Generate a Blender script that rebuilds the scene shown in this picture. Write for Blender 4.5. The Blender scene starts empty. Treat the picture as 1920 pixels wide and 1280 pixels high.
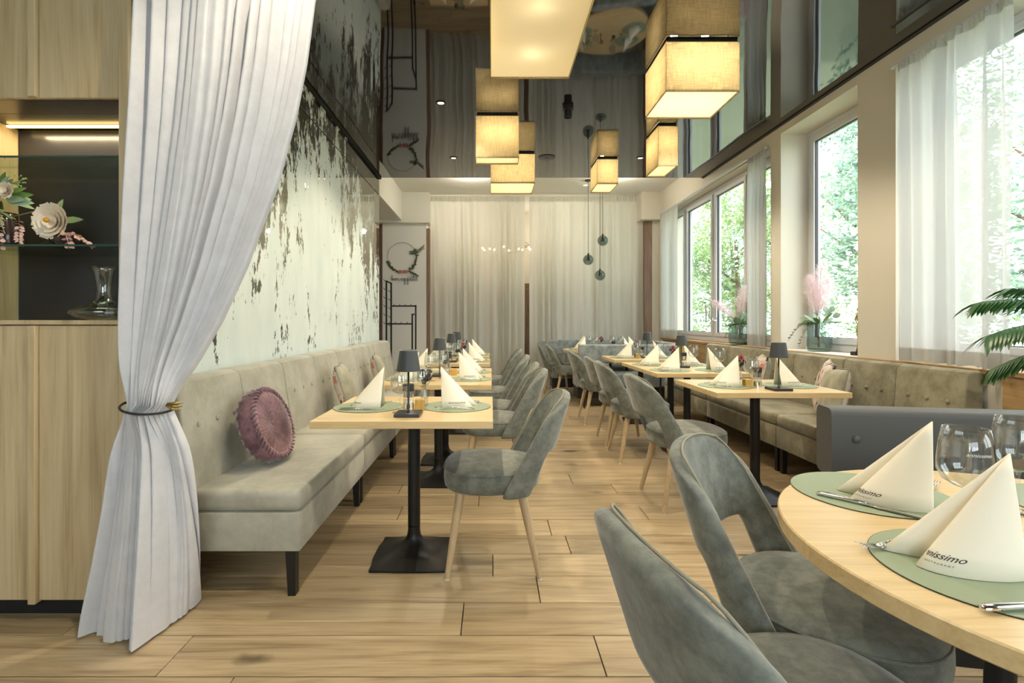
import bpy, bmesh, math, random
from mathutils import Vector, Matrix, Euler
random.seed(7)
PI = math.pi
scene = bpy.context.scene
COL = scene.collection

# ---------------------------------------------------------------- camera, world, sun, exposure
F, VX, VY, CZ = 950.0, 921.0, 601.0, 1.187
ZC = 3.13            # glossy ceiling height
XL, XR = -1.523, 2.89
cam_d = bpy.data.cameras.new('camera')
cam = bpy.data.objects.new('camera', cam_d)
COL.objects.link(cam)
cam.location = (0, 0, CZ)
cam.rotation_euler = (PI/2, 0, 0)
cam_d.sensor_width = 36
cam_d.lens = F/1920*36
cam_d.shift_x = (960-VX)/1920
cam_d.shift_y = -(640-VY)/1920
cam_d.clip_start = 0.05
scene.camera = cam

def PX(px, Y): return (px-VX)*Y/F
def PZ(py, Y): return CZ-(py-VY)*Y/F

world = bpy.data.worlds.new('world')
scene.world = world
world.use_nodes = True
wn = world.node_tree.nodes; wl = world.node_tree.links
bg = wn['Background']
bg.inputs['Color'].default_value = (0.90, 0.96, 1.0, 1)
bg.inputs['Strength'].default_value = 6.6

sd = bpy.data.lights.new('sun', 'SUN'); sun = bpy.data.objects.new('sun', sd); COL.objects.link(sun)
sd.energy = 10.0; sd.angle = math.radians(1.5); sd.color = (1.0, 0.95, 0.86)
sun.rotation_euler = (0, math.radians(-50), math.radians(12))      # from above the building onto the trees

scene.view_settings.view_transform = 'Standard'
scene.view_settings.look = 'None'
scene.view_settings.gamma = 1
scene.view_settings.use_curve_mapping = False
scene.view_settings.exposure = 0.08

def point_light(name, loc, energy, color, radius=0.03, spot=None):
    d = bpy.data.lights.new(name, 'SPOT' if spot else 'POINT')
    d.energy = energy; d.color = color; d.shadow_soft_size = radius
    if spot: d.spot_size = math.radians(spot); d.spot_blend = 0.5
    o = bpy.data.objects.new(name, d); COL.objects.link(o); o.location = loc
    return o

# ---------------------------------------------------------------- mesh helpers
def bx(bm, x0, x1, y0, y1, z0, z1, bev=0, seg=2, rot=None):
    r = bmesh.ops.create_cube(bm, size=1)
    vs = r['verts']
    for v in vs:
        v.co = Vector(((x0+x1)/2+v.co.x*(x1-x0), (y0+y1)/2+v.co.y*(y1-y0), (z0+z1)/2+v.co.z*(z1-z0)))
    if bev:
        es = list({e for v in vs for e in v.link_edges})
        bmesh.ops.bevel(bm, geom=es, offset=bev, segments=seg, profile=0.5, affect='EDGES', clamp_overlap=True)

def tube(bm, pts, r, seg=6, closed=False, cap=True):
    pts = [Vector(p) for p in pts]
    n = len(pts)
    rs = r if isinstance(r, (list, tuple)) else [r]*n
    rings = []
    prev = None
    for i, p in enumerate(pts):
        if closed: t = pts[(i+1) % n]-pts[i-1]
        else: t = pts[min(i+1, n-1)]-pts[max(i-1, 0)]
        if t.length < 1e-9: t = Vector((0, 0, 1))
        t.normalize()
        if prev is None:
            a = Vector((0, 0, 1)) if abs(t.z) < .9 else Vector((1, 0, 0))
            u = t.cross(a).normalized()
        else:
            u = (prev-t*prev.dot(t))
            u = u.normalized() if u.length > 1e-6 else t.orthogonal().normalized()
        prev = u
        w = t.cross(u)
        rings.append([bm.verts.new(p+(u*math.cos(2*PI*k/seg)+w*math.sin(2*PI*k/seg))*rs[i]) for k in range(seg)])
    m = n if closed else n-1
    for i in range(m):
        a, b = rings[i], rings[(i+1) % n]
        for k in range(seg):
            bm.faces.new((a[k], a[(k+1) % seg], b[(k+1) % seg], b[k]))
    if cap and not closed and seg > 2:
        bm.faces.new(list(reversed(rings[0]))); bm.faces.new(rings[-1])

def lathe(bm, prof, seg=24, c=(0, 0, 0), closed=False):
    rings = []
    for r, z in prof:
        if r < 1e-5:
            rings.append([bm.verts.new((c[0], c[1], c[2]+z))])
        else:
            rings.append([bm.verts.new((c[0]+r*math.cos(2*PI*k/seg), c[1]+r*math.sin(2*PI*k/seg), c[2]+z)) for k in range(seg)])
    for a, b in zip(rings[:-1], rings[1:]):
        for k in range(seg):
            k2 = (k+1) % seg
            if len(a) == 1 and len(b) == 1: continue
            if len(a) == 1: bm.faces.new((a[0], b[k2], b[k]))
            elif len(b) == 1: bm.faces.new((a[k], a[k2], b[0]))
            else: bm.faces.new((a[k], a[k2], b[k2], b[k]))

def grid(bm, fn, nu, nv):
    vs = [[bm.verts.new(fn(i/nu, j/nv)) for j in range(nv+1)] for i in range(nu+1)]
    for i in range(nu):
        for j in range(nv):
            bm.faces.new((vs[i][j], vs[i+1][j], vs[i+1][j+1], vs[i][j+1]))
    return vs

def prism(bm, outline, y0, y1, axis='y'):
    def P(a, b, t): return (a, t, b) if axis == 'y' else ((t, a, b) if axis == 'x' else (a, b, t))
    A = [bm.verts.new(P(a, b, y0)) for a, b in outline]; B = [bm.verts.new(P(a, b, y1)) for a, b in outline]
    n = len(outline)
    fs = [bm.faces.new(A), bm.faces.new(list(reversed(B)))]
    for k in range(n): fs.append(bm.faces.new((A[k], B[k], B[(k+1) % n], A[(k+1) % n])))
    return A, B

def obj(name, bm, m, parent=None, smooth=False, loc=None, rot=None, angle=None):
    bmesh.ops.recalc_face_normals(bm, faces=bm.faces)
    me = bpy.data.meshes.new(name)
    bm.to_mesh(me); bm.free()
    if smooth:
        for p in me.polygons: p.use_smooth = True
        if angle is not None:
            try: me.set_sharp_from_angle(angle=math.radians(angle))
            except Exception: pass
    me.materials.append(m)
    o = bpy.data.objects.new(name, me); COL.objects.link(o)
    if parent: o.parent = parent
    if loc: o.location = loc
    if rot: o.rotation_euler = rot
    return o

def B(): return bmesh.new()
def tag(o, label=None, cat=None, group=None, kind=None):
    if label: o['label'] = label
    if cat: o['category'] = cat
    if group: o['group'] = group
    if kind: o['kind'] = kind
    return o
def thing(name, label, cat, loc=(0, 0, 0), rz=0, group=None):
    o = bpy.data.objects.new(name, None); COL.objects.link(o)
    o.location = loc; o.rotation_euler = (0, 0, rz)
    return tag(o, label, cat, group)
def struct(name, bm, m, parent=None, smooth=False, **k):
    o = obj(name, bm, m, parent, smooth, **k)
    if parent is None: o['kind'] = 'structure'
    return o
def dup(root, loc, rz, label=None, group=None, mod=None):
    r = root.copy(); COL.objects.link(r); r.location = loc; r.rotation_euler = (0, 0, rz)
    if label: r['label'] = label
    if group: r['group'] = group
    for ch in list(root.children):
        c = ch.copy(); COL.objects.link(c); c.parent = r
        for g in ch.children:
            d = g.copy(); COL.objects.link(d); d.parent = c
    return r
def subsurf(o, lv, solid=None, off=0):
    if solid:
        s = o.modifiers.new('s', 'SOLIDIFY'); s.thickness = solid; s.offset = off
    if lv:
        m = o.modifiers.new('m', 'SUBSURF'); m.levels = lv; m.render_levels = lv
    dg = bpy.context.evaluated_depsgraph_get()
    me = bpy.data.meshes.new_from_object(o.evaluated_get(dg))
    o.modifiers.clear(); o.data = me
    for p in me.polygons: p.use_smooth = True
    return o

# ---------------------------------------------------------------- materials
def newmat(name):
    m = bpy.data.materials.new(name); m.use_nodes = True
    nt = m.node_tree
    return m, nt, nt.nodes, nt.links, nt.nodes['Principled BSDF']
def setp(b, **k):
    for a, v in k.items():
        b.inputs[a.replace('_', ' ')].default_value = v
def C4(c): return (c[0], c[1], c[2], 1)
def S(r, g, b):     # sRGB 0-255 -> linear
    f = lambda v: (v/255/12.92) if v/255 <= .04045 else ((v/255+.055)/1.055)**2.4
    return (f(r), f(g), f(b))
def plain(name, c, rough=.5, metal=0, **k):
    m, nt, n, l, b = newmat(name)
    setp(b, Base_Color=C4(c), Roughness=rough, Metallic=metal, **k)
    return m
def ramp(n, stops):
    r = n.new('ShaderNodeValToRGB')
    el = r.color_ramp.elements
    while len(el) < len(stops): el.new(.5)
    for e, (p, c) in zip(el, stops): e.position = p; e.color = C4(c)
    return r
def wood(name, c1, c2, c3, axis=0, scale=1.0, rough=.45, knots=True, plankvar=.12):
    m, nt, n, l, b = newmat(name)
    tc = n.new('ShaderNodeTexCoord'); oi = n.new('ShaderNodeObjectInfo')
    geo = n.new('ShaderNodeNewGeometry')
    mul = n.new('ShaderNodeVectorMath'); mul.operation = 'MULTIPLY'
    cx = n.new('ShaderNodeCombineXYZ')
    for i in range(3): l.new(oi.outputs['Random'], cx.inputs[i])
    mul.inputs[1].default_value = (17, 23, 31); l.new(cx.outputs[0], mul.inputs[0])
    add = n.new('ShaderNodeVectorMath'); add.operation = 'ADD'
    l.new(geo.outputs['Position'], add.inputs[0]); l.new(mul.outputs[0], add.inputs[1])
    mp = n.new('ShaderNodeMapping'); sc = [9*scale]*3; sc[axis] = .7*scale
    mp.inputs['Scale'].default_value = sc
    l.new(add.outputs[0], mp.inputs['Vector'])
    n1 = n.new('ShaderNodeTexNoise'); n1.inputs['Scale'].default_value = 1.0; n1.inputs['Detail'].default_value = 5; n1.inputs['Roughness'].default_value = .6
    n1.inputs['Distortion'].default_value = 2.6
    l.new(mp.outputs[0], n1.inputs['Vector'])
    mp2 = n.new('ShaderNodeMapping'); s2 = [120*scale]*3; s2[axis] = 3*scale; mp2.inputs['Scale'].default_value = s2
    l.new(add.outputs[0], mp2.inputs['Vector'])
    n2 = n.new('ShaderNodeTexNoise'); n2.inputs['Scale'].default_value = 1.0; n2.inputs['Detail'].default_value = 2
    l.new(mp2.outputs[0], n2.inputs['Vector'])
    mx = n.new('ShaderNodeMix'); mx.inputs['Factor'].default_value = .28
    l.new(n1.outputs['Fac'], mx.inputs[2]); l.new(n2.outputs['Fac'], mx.inputs[3])
    r = ramp(n, [(.3, c3), (.46, c2), (.66, c1)])
    l.new(mx.outputs[0], r.inputs[0])
    col = r.outputs[0]
    if knots:
        mp3 = n.new('ShaderNodeMapping'); s3 = [3.2*scale]*3; s3[axis] = 1.5*scale; mp3.inputs['Scale'].default_value = s3
        l.new(add.outputs[0], mp3.inputs['Vector'])
        vo = n.new('ShaderNodeTexVoronoi'); vo.inputs['Scale'].default_value = 1.0
        nd = n.new('ShaderNodeTexNoise'); nd.inputs['Scale'].default_value = 14
        l.new(add.outputs[0], nd.inputs['Vector'])
        ma = n.new('ShaderNodeMath'); ma.operation = 'MULTIPLY_ADD'; ma.inputs[1].default_value = .10
        l.new(mp3.outputs[0], vo.inputs['Vector']); l.new(nd.outputs['Fac'], ma.inputs[0]); l.new(vo.outputs['Distance'], ma.inputs[2])
        kr = ramp(n, [(.10, (1, 1, 1)), (.19, (0, 0, 0))])
        l.new(ma.outputs[0], kr.inputs[0])
        k = n.new('ShaderNodeMix'); k.data_type = 'RGBA'
        l.new(kr.outputs[0], k.inputs['Factor']); l.new(col, k.inputs['A']); k.inputs['B'].default_value = C4([v*.32 for v in c3])
        col = k.outputs['Result']
    hv = n.new('ShaderNodeHueSaturation')
    mr = n.new('ShaderNodeMapRange'); mr.inputs['To Min'].default_value = 1-plankvar; mr.inputs['To Max'].default_value = 1+plankvar
    l.new(oi.outputs['Random'], mr.inputs['Value']); l.new(mr.outputs[0], hv.inputs['Value']); l.new(col, hv.inputs['Color'])
    l.new(hv.outputs[0], b.inputs['Base Color'])
    b.inputs['Roughness'].default_value = rough
    bp = n.new('ShaderNodeBump'); bp.inputs['Strength'].default_value = .08; bp.inputs['Distance'].default_value = .002
    l.new(n2.outputs['Fac'], bp.inputs['Height']); l.new(bp.outputs[0], b.inputs['Normal'])
    return m
def velvet(name, c1, c2, scale=7, rough=.85, sheen=.35):
    m, nt, n, l, b = newmat(name)
    geo = n.new('ShaderNodeNewGeometry')
    a = n.new('ShaderNodeTexNoise'); a.inputs['Scale'].default_value = scale; a.inputs['Detail'].default_value = 8; a.inputs['Roughness'].default_value = .72
    l.new(geo.outputs['Position'], a.inputs['Vector'])
    r = ramp(n, [(.40, c1), (.60, c2)])
    l.new(a.outputs['Fac'], r.inputs[0]); l.new(r.outputs[0], b.inputs['Base Color'])
    setp(b, Roughness=rough, Sheen_Weight=sheen, Sheen_Roughness=.4)
    c = n.new('ShaderNodeTexNoise'); c.inputs['Scale'].default_value = 180
    l.new(geo.outputs['Position'], c.inputs['Vector'])
    bp = n.new('ShaderNodeBump'); bp.inputs['Strength'].default_value = .15; bp.inputs['Distance'].default_value = .001
    l.new(c.outputs['Fac'], bp.inputs['Height']); l.new(bp.outputs[0], b.inputs['Normal'])
    return m
def sheer(name, c, transp=.25, trans=.5):
    m, nt, n, l, b = newmat(name)
    n.remove(b)
    out = n['Material Output']
    d = n.new('ShaderNodeBsdfDiffuse'); d.inputs['Color'].default_value = C4(c)
    t = n.new('ShaderNodeBsdfTranslucent'); t.inputs['Color'].default_value = C4(c)
    tr = n.new('ShaderNodeBsdfTransparent')
    geo = n.new('ShaderNodeNewGeometry')
    mp = n.new('ShaderNodeMapping'); mp.inputs['Scale'].default_value = (60, 60, 9)
    no = n.new('ShaderNodeTexNoise'); no.inputs['Scale'].default_value = 3
    l.new(geo.outputs['Position'], mp.inputs['Vector']); l.new(mp.outputs[0], no.inputs['Vector'])
    mr = n.new('ShaderNodeMapRange'); mr.inputs['To Min'].default_value = transp*.8; mr.inputs['To Max'].default_value = transp*1.2
    l.new(no.outputs['Fac'], mr.inputs['Value'])
    m1 = n.new('ShaderNodeMixShader'); m1.inputs[0].default_value = trans
    l.new(d.outputs[0], m1.inputs[1]); l.new(t.outputs[0], m1.inputs[2])
    m2 = n.new('ShaderNodeMixShader'); l.new(mr.outputs[0], m2.inputs[0])
    l.new(m1.outputs[0], m2.inputs[1]); l.new(tr.outputs[0], m2.inputs[2])
    l.new(m2.outputs[0], out.inputs['Surface'])
    return m
def thin_glass(name, c=(1, 1, 1), rough=.0, refl=1.0, tint=None, ior=1.45):
    m, nt, n, l, b = newmat(name)
    n.remove(b); out = n['Material Output']
    tr = n.new('ShaderNodeBsdfTransparent'); tr.inputs['Color'].default_value = C4(c)
    g = n.new('ShaderNodeBsdfGlossy'); g.inputs['Roughness'].default_value = rough
    lw = n.new('ShaderNodeLayerWeight'); lw.inputs['Blend'].default_value = .5
    pw = n.new('ShaderNodeMath'); pw.operation = 'POWER'; pw.inputs[1].default_value = 4.0; l.new(lw.outputs['Facing'], pw.inputs[0])
    f0 = ((ior-1)/(ior+1))**2
    fr = n.new('ShaderNodeMath'); fr.operation = 'MULTIPLY_ADD'; fr.inputs[1].default_value = (1-f0)*refl; fr.inputs[2].default_value = f0; l.new(pw.outputs[0], fr.inputs[0])
    mx = n.new('ShaderNodeMixShader')
    l.new(fr.outputs[0], mx.inputs[0]); l.new(tr.outputs[0], mx.inputs[1]); l.new(g.outputs[0], mx.inputs[2])
    l.new(mx.outputs[0], out.inputs['Surface'])
    return m
def emit(name, c, s):
    m, nt, n, l, b = newmat(name)
    setp(b, Base_Color=C4(c), Emission_Color=C4(c), Emission_Strength=s, Roughness=.5)
    return m

M = {}
M['floor'] = wood('oak floor', S(196, 176, 142), S(172, 150, 116), S(126, 106, 80), axis=0, scale=.9, rough=.36, plankvar=.10)
M['table'] = wood('oak table', S(226, 200, 152), S(212, 184, 134), S(190, 160, 112), axis=0, scale=1.1, rough=.3, knots=False, plankvar=.03)
M['cab'] = wood('oak cabinet', S(216, 196, 158), S(200, 178, 138), S(172, 148, 110), axis=2, scale=.8, rough=.5, plankvar=.05)
M['ledge'] = wood('oak ledge', S(190, 158, 112), S(170, 136, 92), S(140, 108, 70), axis=1, scale=1, rough=.5, knots=False)
M['brown'] = wood('brown wood', S(140, 112, 92), S(120, 94, 76), S(92, 70, 56), axis=2, scale=1, rough=.6, knots=False)
M['leg_wood'] = wood('beech leg', S(206, 184, 150), S(192, 168, 132), S(172, 148, 112), axis=2, scale=2, rough=.5, knots=False, plankvar=.04)
M['black'] = plain('black metal', (.012, .012, .013), .42, .2)
M['satin'] = plain('anthracite metal', (.055, .057, .06), .38, .7)
M['void'] = plain('dark shadow base', (.01, .01, .01), .8)
M['leg_black'] = plain('black lacquered leg', (.008, .008, .008), .45)
M['chair'] = velvet('grey green velvet', S(100, 103, 96), S(128, 132, 123), 17)
M['bench'] = velvet('sage beige velvet', S(160, 158, 143), S(179, 177, 162), 6)
M['bench_r'] = velvet('taupe velvet', S(118, 112, 90), S(150, 144, 120), 6)
M['booth'] = velvet('blue grey velvet', S(112, 118, 116), S(150, 156, 154), 9)
M['leather'] = plain('grey leather', S(82, 81, 80), .5)
M['piping'] = plain('velvet piping', S(150, 146, 128), .8)
M['seam'] = plain('dark seam', S(70, 68, 60), .9)
M['linen'] = velvet('light grey linen', S(204, 204, 208), S(211, 211, 215), 14, .9, .1)
M['sheer'] = sheer('sheer curtain', S(214, 214, 212), .13, .42)
M['sheer_back'] = sheer('sheer back curtain', S(226, 226, 218), .07, .45)
M['hem'] = sheer('sheer hem', S(196, 190, 176), .03, .3)
M['wall'] = plain('cream wall paint', S(212, 206, 192), .85)
M['white'] = plain('white wall paint', S(226, 224, 218), .85)
M['soffit'] = plain('white ceiling paint', S(224, 222, 214), .85)
M['frame'] = plain('grey window frame', S(206, 207, 211), .4)
M['frame_dk'] = plain('dark gasket', (.03, .03, .03), .5)
M['pane'] = thin_glass('window pane', (.96, .98, .97))
M['crystal'] = thin_glass('wine glass crystal', (.97, .98, .98), ior=1.9)
M['smoke'] = thin_glass('smoked glass', (.48, .54, .53), ior=1.6)
M['vase_green'] = thin_glass('green grey glass', (.80, .86, .86), ior=1.6)
M['shelf_glass'] = thin_glass('shelf glass', (.80, .88, .85), ior=1.5)
M['shelf_edge'] = plain('glass edge', (.02, .07, .05), .15)
M['chrome'] = plain('polished steel', (.75, .75, .74), .14, 1)
M['mat'] = plain('sage placemat', S(143, 157, 129), .5)
M['mat_edge'] = plain('placemat rim', S(40, 46, 36), .6)
M['napkin'] = plain('cream napkin', S(246, 238, 218), .9)
M['ink'] = plain('black ink', (.02, .02, .02), .7)
M['white_ink'] = plain('etched white', (.8, .8, .8), .7)
M['brass'] = plain('antique brass', (.45, .33, .12), .3, 1)
M['leaf'] = plain('green leaf', S(96, 130, 70), .5)
M['leaf_lt'] = plain('light green leaf', S(150, 176, 120), .5)
M['leaf_dk'] = plain('dark green leaf', S(46, 88, 42), .35)
M['euca'] = plain('grey green leaf', S(150, 172, 152), .55)
M['leaf_black'] = plain('dark dried leaf', S(52, 48, 42), .6)
M['rose'] = plain('dried rose leaf', S(224, 184, 176), .6)
M['petal'] = plain('cream petal', S(240, 226, 204), .6)
M['pink'] = plain('dusty pink petal', S(190, 120, 110), .6)
M['yellow'] = plain('yellow stamen', S(214, 160, 40), .6)
M['stem'] = plain('stem', S(110, 100, 66), .7)
M['pampas'] = sheer('pink pampas', S(244, 226, 230), .35, .5)
M['led'] = emit('led strip', S(255, 214, 130), 6)
M['bulb'] = emit('warm bulb', S(255, 200, 120), 30)
M['purple'] = velvet('purple velvet', S(96, 64, 72), S(148, 108, 116), 9, .6, .6)
M['dark_glass'] = plain('smoked cabinet back', S(46, 46, 49), .25)
M['leaf_wr'] = plain('dull olive leaf', S(84, 92, 66), .7)
M['clay'] = plain('brown ceramic', S(58, 42, 42), .15)

def fabric_shade(name, c, trans=.75):
    m, nt, n, l, b = newmat(name); n.remove(b); out = n['Material Output']
    geo = n.new('ShaderNodeNewGeometry')
    outs = []
    for sc in ((300, 300, 12), (12, 12, 300)):
        mp = n.new('ShaderNodeMapping'); mp.inputs['Scale'].default_value = sc
        no = n.new('ShaderNodeTexNoise'); no.inputs['Scale'].default_value = 1; no.inputs['Detail'].default_value = 2
        l.new(geo.outputs['Position'], mp.inputs['Vector']); l.new(mp.outputs[0], no.inputs['Vector']); outs.append(no)
    ad = n.new('ShaderNodeMath'); ad.operation = 'ADD'; l.new(outs[0].outputs['Fac'], ad.inputs[0]); l.new(outs[1].outputs['Fac'], ad.inputs[1])
    r = ramp(n, [(.35, [v*.55 for v in c]), (.65, c)])
    hf = n.new('ShaderNodeMath'); hf.operation = 'MULTIPLY'; hf.inputs[1].default_value = .5
    l.new(ad.outputs[0], hf.inputs[0]); l.new(hf.outputs[0], r.inputs[0])
    d = n.new('ShaderNodeBsdfDiffuse'); t = n.new('ShaderNodeBsdfTranslucent')
    l.new(r.outputs[0], d.inputs['Color']); l.new(r.outputs[0], t.inputs['Color'])
    mx = n.new('ShaderNodeMixShader'); mx.inputs[0].default_value = trans
    l.new(d.outputs[0], mx.inputs[1]); l.new(t.outputs[0], mx.inputs[2]); l.new(mx.outputs[0], out.inputs['Surface'])
    return m
M['shade'] = fabric_shade('gold linen shade', S(238, 226, 194), .7)
def smooth_diffuser():
    m, nt, n, l, b = newmat('cream diffuser'); n.remove(b); out = n['Material Output']
    d = n.new('ShaderNodeBsdfDiffuse'); t = n.new('ShaderNodeBsdfTranslucent'); mx = n.new('ShaderNodeMixShader'); mx.inputs[0].default_value = .85
    d.inputs['Color'].default_value = t.inputs['Color'].default_value = C4(S(255, 250, 232))
    l.new(d.outputs[0], mx.inputs[1]); l.new(t.outputs[0], mx.inputs[2]); l.new(mx.outputs[0], out.inputs['Surface'])
    return m
M['diffuser'] = smooth_diffuser()

# glossy stretch ceiling
m, nt, n, l, b = newmat('black gloss ceiling'); M['gloss'] = m
setp(b, Base_Color=(.006, .006, .007, 1), Roughness=.03, IOR=2.0)
geo = n.new('ShaderNodeNewGeometry'); no = n.new('ShaderNodeTexNoise'); no.inputs['Scale'].default_value = .9; no.inputs['Detail'].default_value = 0.5
l.new(geo.outputs['Position'], no.inputs['Vector'])
bp = n.new('ShaderNodeBump'); bp.inputs['Strength'].default_value = 1; bp.inputs['Distance'].default_value = .012
l.new(no.outputs['Fac'], bp.inputs['Height']); l.new(bp.outputs[0], b.inputs['Normal'])

# antiqued mirror wall: mint paint flaking off a dark mirror
m, nt, n, l, b = newmat('antiqued mirror'); M['mirror'] = m
out = n['Material Output']
geo = n.new('ShaderNodeNewGeometry'); sp = n.new('ShaderNodeSeparateXYZ'); l.new(geo.outputs['Position'], sp.inputs[0])
mr = n.new('ShaderNodeMapRange'); mr.inputs['From Min'].default_value = 2; mr.inputs['From Max'].default_value = 7
l.new(sp.outputs['Y'], mr.inputs['Value'])
zr = n.new('ShaderNodeValToRGB'); el = zr.color_ramp.elements
pts = [(2.0, 2.0), (3.4, 2.1), (3.9, 2.7), (4.2, 3.3), (4.8, 3.1), (5.3, 2.6), (6.0, 2.15), (6.9, 1.95)]
while len(el) < len(pts): el.new(.5)
for e, (yy, zz) in zip(el, pts): e.position = (yy-2)/5; e.color = (zz/4, zz/4, zz/4, 1)
l.new(mr.outputs[0], zr.inputs[0])
m4 = n.new('ShaderNodeMath'); m4.operation = 'MULTIPLY_ADD'; m4.inputs[1].default_value = -4; l.new(zr.outputs[0], m4.inputs[0]); l.new(sp.outputs['Z'], m4.inputs[2])
mp = n.new('ShaderNodeMapping'); mp.inputs['Scale'].default_value = (1, 2.6, 1.0); l.new(geo.outputs['Position'], mp.inputs['Vector'])
n1 = n.new('ShaderNodeTexNoise'); n1.inputs['Scale'].default_value = 1.5; n1.inputs['Detail'].default_value = 10; n1.inputs['Roughness'].default_value = .72
l.new(mp.outputs[0], n1.inputs['Vector'])
c1 = n.new('ShaderNodeMath'); c1.operation = 'MULTIPLY_ADD'; c1.inputs[1].default_value = 8; c1.inputs[2].default_value = -3.88; l.new(n1.outputs['Fac'], c1.inputs[0])
c2 = n.new('ShaderNodeMath'); c2.operation = 'MULTIPLY'; c2.inputs[1].default_value = 1.15; l.new(m4.outputs[0], c2.inputs[0])
c2b = n.new('ShaderNodeMath'); c2b.operation = 'MAXIMUM'; c2b.inputs[1].default_value = -1.12; l.new(c2.outputs[0], c2b.inputs[0])
mpf = n.new('ShaderNodeMapping'); mpf.inputs['Scale'].default_value = (1, 11, 5); l.new(geo.outputs['Position'], mpf.inputs['Vector'])
nf = n.new('ShaderNodeTexNoise'); nf.inputs['Scale'].default_value = 1.6; nf.inputs['Detail'].default_value = 7; nf.inputs['Roughness'].default_value = .75; l.new(mpf.outputs[0], nf.inputs['Vector'])
cf = n.new('ShaderNodeMath'); cf.operation = 'MULTIPLY_ADD'; cf.inputs[1].default_value = 6; cf.inputs[2].default_value = -3.0; l.new(nf.outputs['Fac'], cf.inputs[0])
cs = n.new('ShaderNodeMath'); cs.operation = 'ADD'; l.new(c1.outputs[0], cs.inputs[0]); l.new(cf.outputs[0], cs.inputs[1]); c1 = cs
sm = n.new('ShaderNodeMath'); sm.operation = 'ADD'; l.new(c1.outputs[0], sm.inputs[0]); l.new(c2b.outputs[0], sm.inputs[1])
r = ramp(n, [(.50, (0, 0, 0)), (.53, (1, 1, 1))])
of = n.new('ShaderNodeMath'); of.operation = 'ADD'; of.inputs[1].default_value = .5; l.new(sm.outputs[0], of.inputs[0]); l.new(of.outputs[0], r.inputs[0])
b2 = n.new('ShaderNodeBsdfPrincipled'); setp(b2, Base_Color=(.33, .34, .30, 1), Metallic=1, Roughness=.03)
setp(b, Roughness=.5, Specular_IOR_Level=.08)
n3 = n.new('ShaderNodeTexNoise'); n3.inputs['Scale'].default_value = 2; n3.inputs['Detail'].default_value = 5; l.new(mp.outputs[0], n3.inputs['Vector'])
r3 = ramp(n, [(.3, S(216, 228, 224)), (.7, S(230, 238, 234))]); l.new(n3.outputs['Fac'], r3.inputs[0]); l.new(r3.outputs[0], b.inputs['Base Color'])
mx = n.new('ShaderNodeMixShader'); l.new(r.outputs[0], mx.inputs[0]); l.new(b.outputs[0], mx.inputs[1]); l.new(b2.outputs[0], mx.inputs[2])
l.new(mx.outputs[0], out.inputs['Surface'])

# floral cushion
m, nt, n, l, b = newmat('floral cushion'); M['floral'] = m
tc = n.new('ShaderNodeTexCoord'); no = n.new('ShaderNodeTexNoise'); no.inputs['Scale'].default_value = 7; no.inputs['Detail'].default_value = 3; no.inputs['Distortion'].default_value = 1.5
l.new(tc.outputs['Object'], no.inputs['Vector'])
r = ramp(n, [(.36, S(40, 36, 38)), (.42, S(206, 190, 178)), (.56, S(214, 202, 188)), (.60, S(186, 96, 92)), (.72, S(226, 176, 164))]); l.new(no.outputs['Fac'], r.inputs[0]); l.new(r.outputs[0], b.inputs['Base Color'])
setp(b, Roughness=.85)
M['cush_back'] = velvet('beige satin cushion', S(150, 146, 126), S(176, 172, 150), 8, .55, .2)

# foliage outdoors
def leafmat(name, c1, c2):
    m, nt, n, l, b = newmat(name); n.remove(b); out = n['Material Output']
    geo = n.new('ShaderNodeNewGeometry'); no = n.new('ShaderNodeTexNoise'); no.inputs['Scale'].default_value = 2.3; no.inputs['Detail'].default_value = 4
    l.new(geo.outputs['Position'], no.inputs['Vector']); r = ramp(n, [(.35, c1), (.65, c2)]); l.new(no.outputs['Fac'], r.inputs[0])
    d = n.new('ShaderNodeBsdfDiffuse'); t = n.new('ShaderNodeBsdfTranslucent'); mx = n.new('ShaderNodeMixShader'); mx.inputs[0].default_value = .4
    l.new(r.outputs[0], d.inputs['Color']); l.new(r.outputs[0], t.inputs['Color']); l.new(d.outputs[0], mx.inputs[1]); l.new(t.outputs[0], mx.inputs[2]); l.new(mx.outputs[0], out.inputs['Surface'])
    return m
M['tree'] = leafmat('tree leaves', S(96, 128, 84), S(172, 194, 136))
M['tree2'] = leafmat('blue green leaves', S(104, 132, 120), S(160, 184, 160))
M['bark'] = plain('bark', S(96, 80, 62), .9)
M['grass'] = plain('lawn', S(140, 150, 122), .9)

# ---------------------------------------------------------------- floor
YB = 8.87
bm = B(); bx(bm, -3.2, 3.4, -2.6, 9.9, -.06, -.0075)
floor = struct('floor', bm, M['void'])
offs = {0: -.113, -1: .388, 1: .21, 2: .01, 3: .41}
L = 1.508; W = .222
bm = B(); bx(bm, 0, L-.004, 0, W-.004, -.007, 0, .0012, 1)
proto = obj('plank', bm, M['floor'], floor); first = True
pm = proto.data
def plank_at(x0, x1, y):
    global first
    if x1-x0 < L-.01:
        b2 = B(); bx(b2, 0, x1-x0-.004, 0, W-.004, -.007, 0, .0012, 1)
        o = obj('plank', b2, M['floor'], floor)
    elif first: o = proto; first = False
    else:
        o = proto.copy(); COL.objects.link(o)
    o.location = (x0, y, 0)
for k in range(-11, 32):
    y = 1.9145+k*W
    o0 = offs.get(k, random.uniform(0, L))
    xa, xb = (-3.1, 2.95)
    if y > 2.2: xa = -1.6 if y < 6.9 else -2.4
    x = o0 - L*math.ceil((o0-xa)/L)
    while x < xb:
        a, b_ = max(x, xa), min(x+L, xb)
        if b_-a > .05: plank_at(a, b_, y)
        x += L

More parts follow.
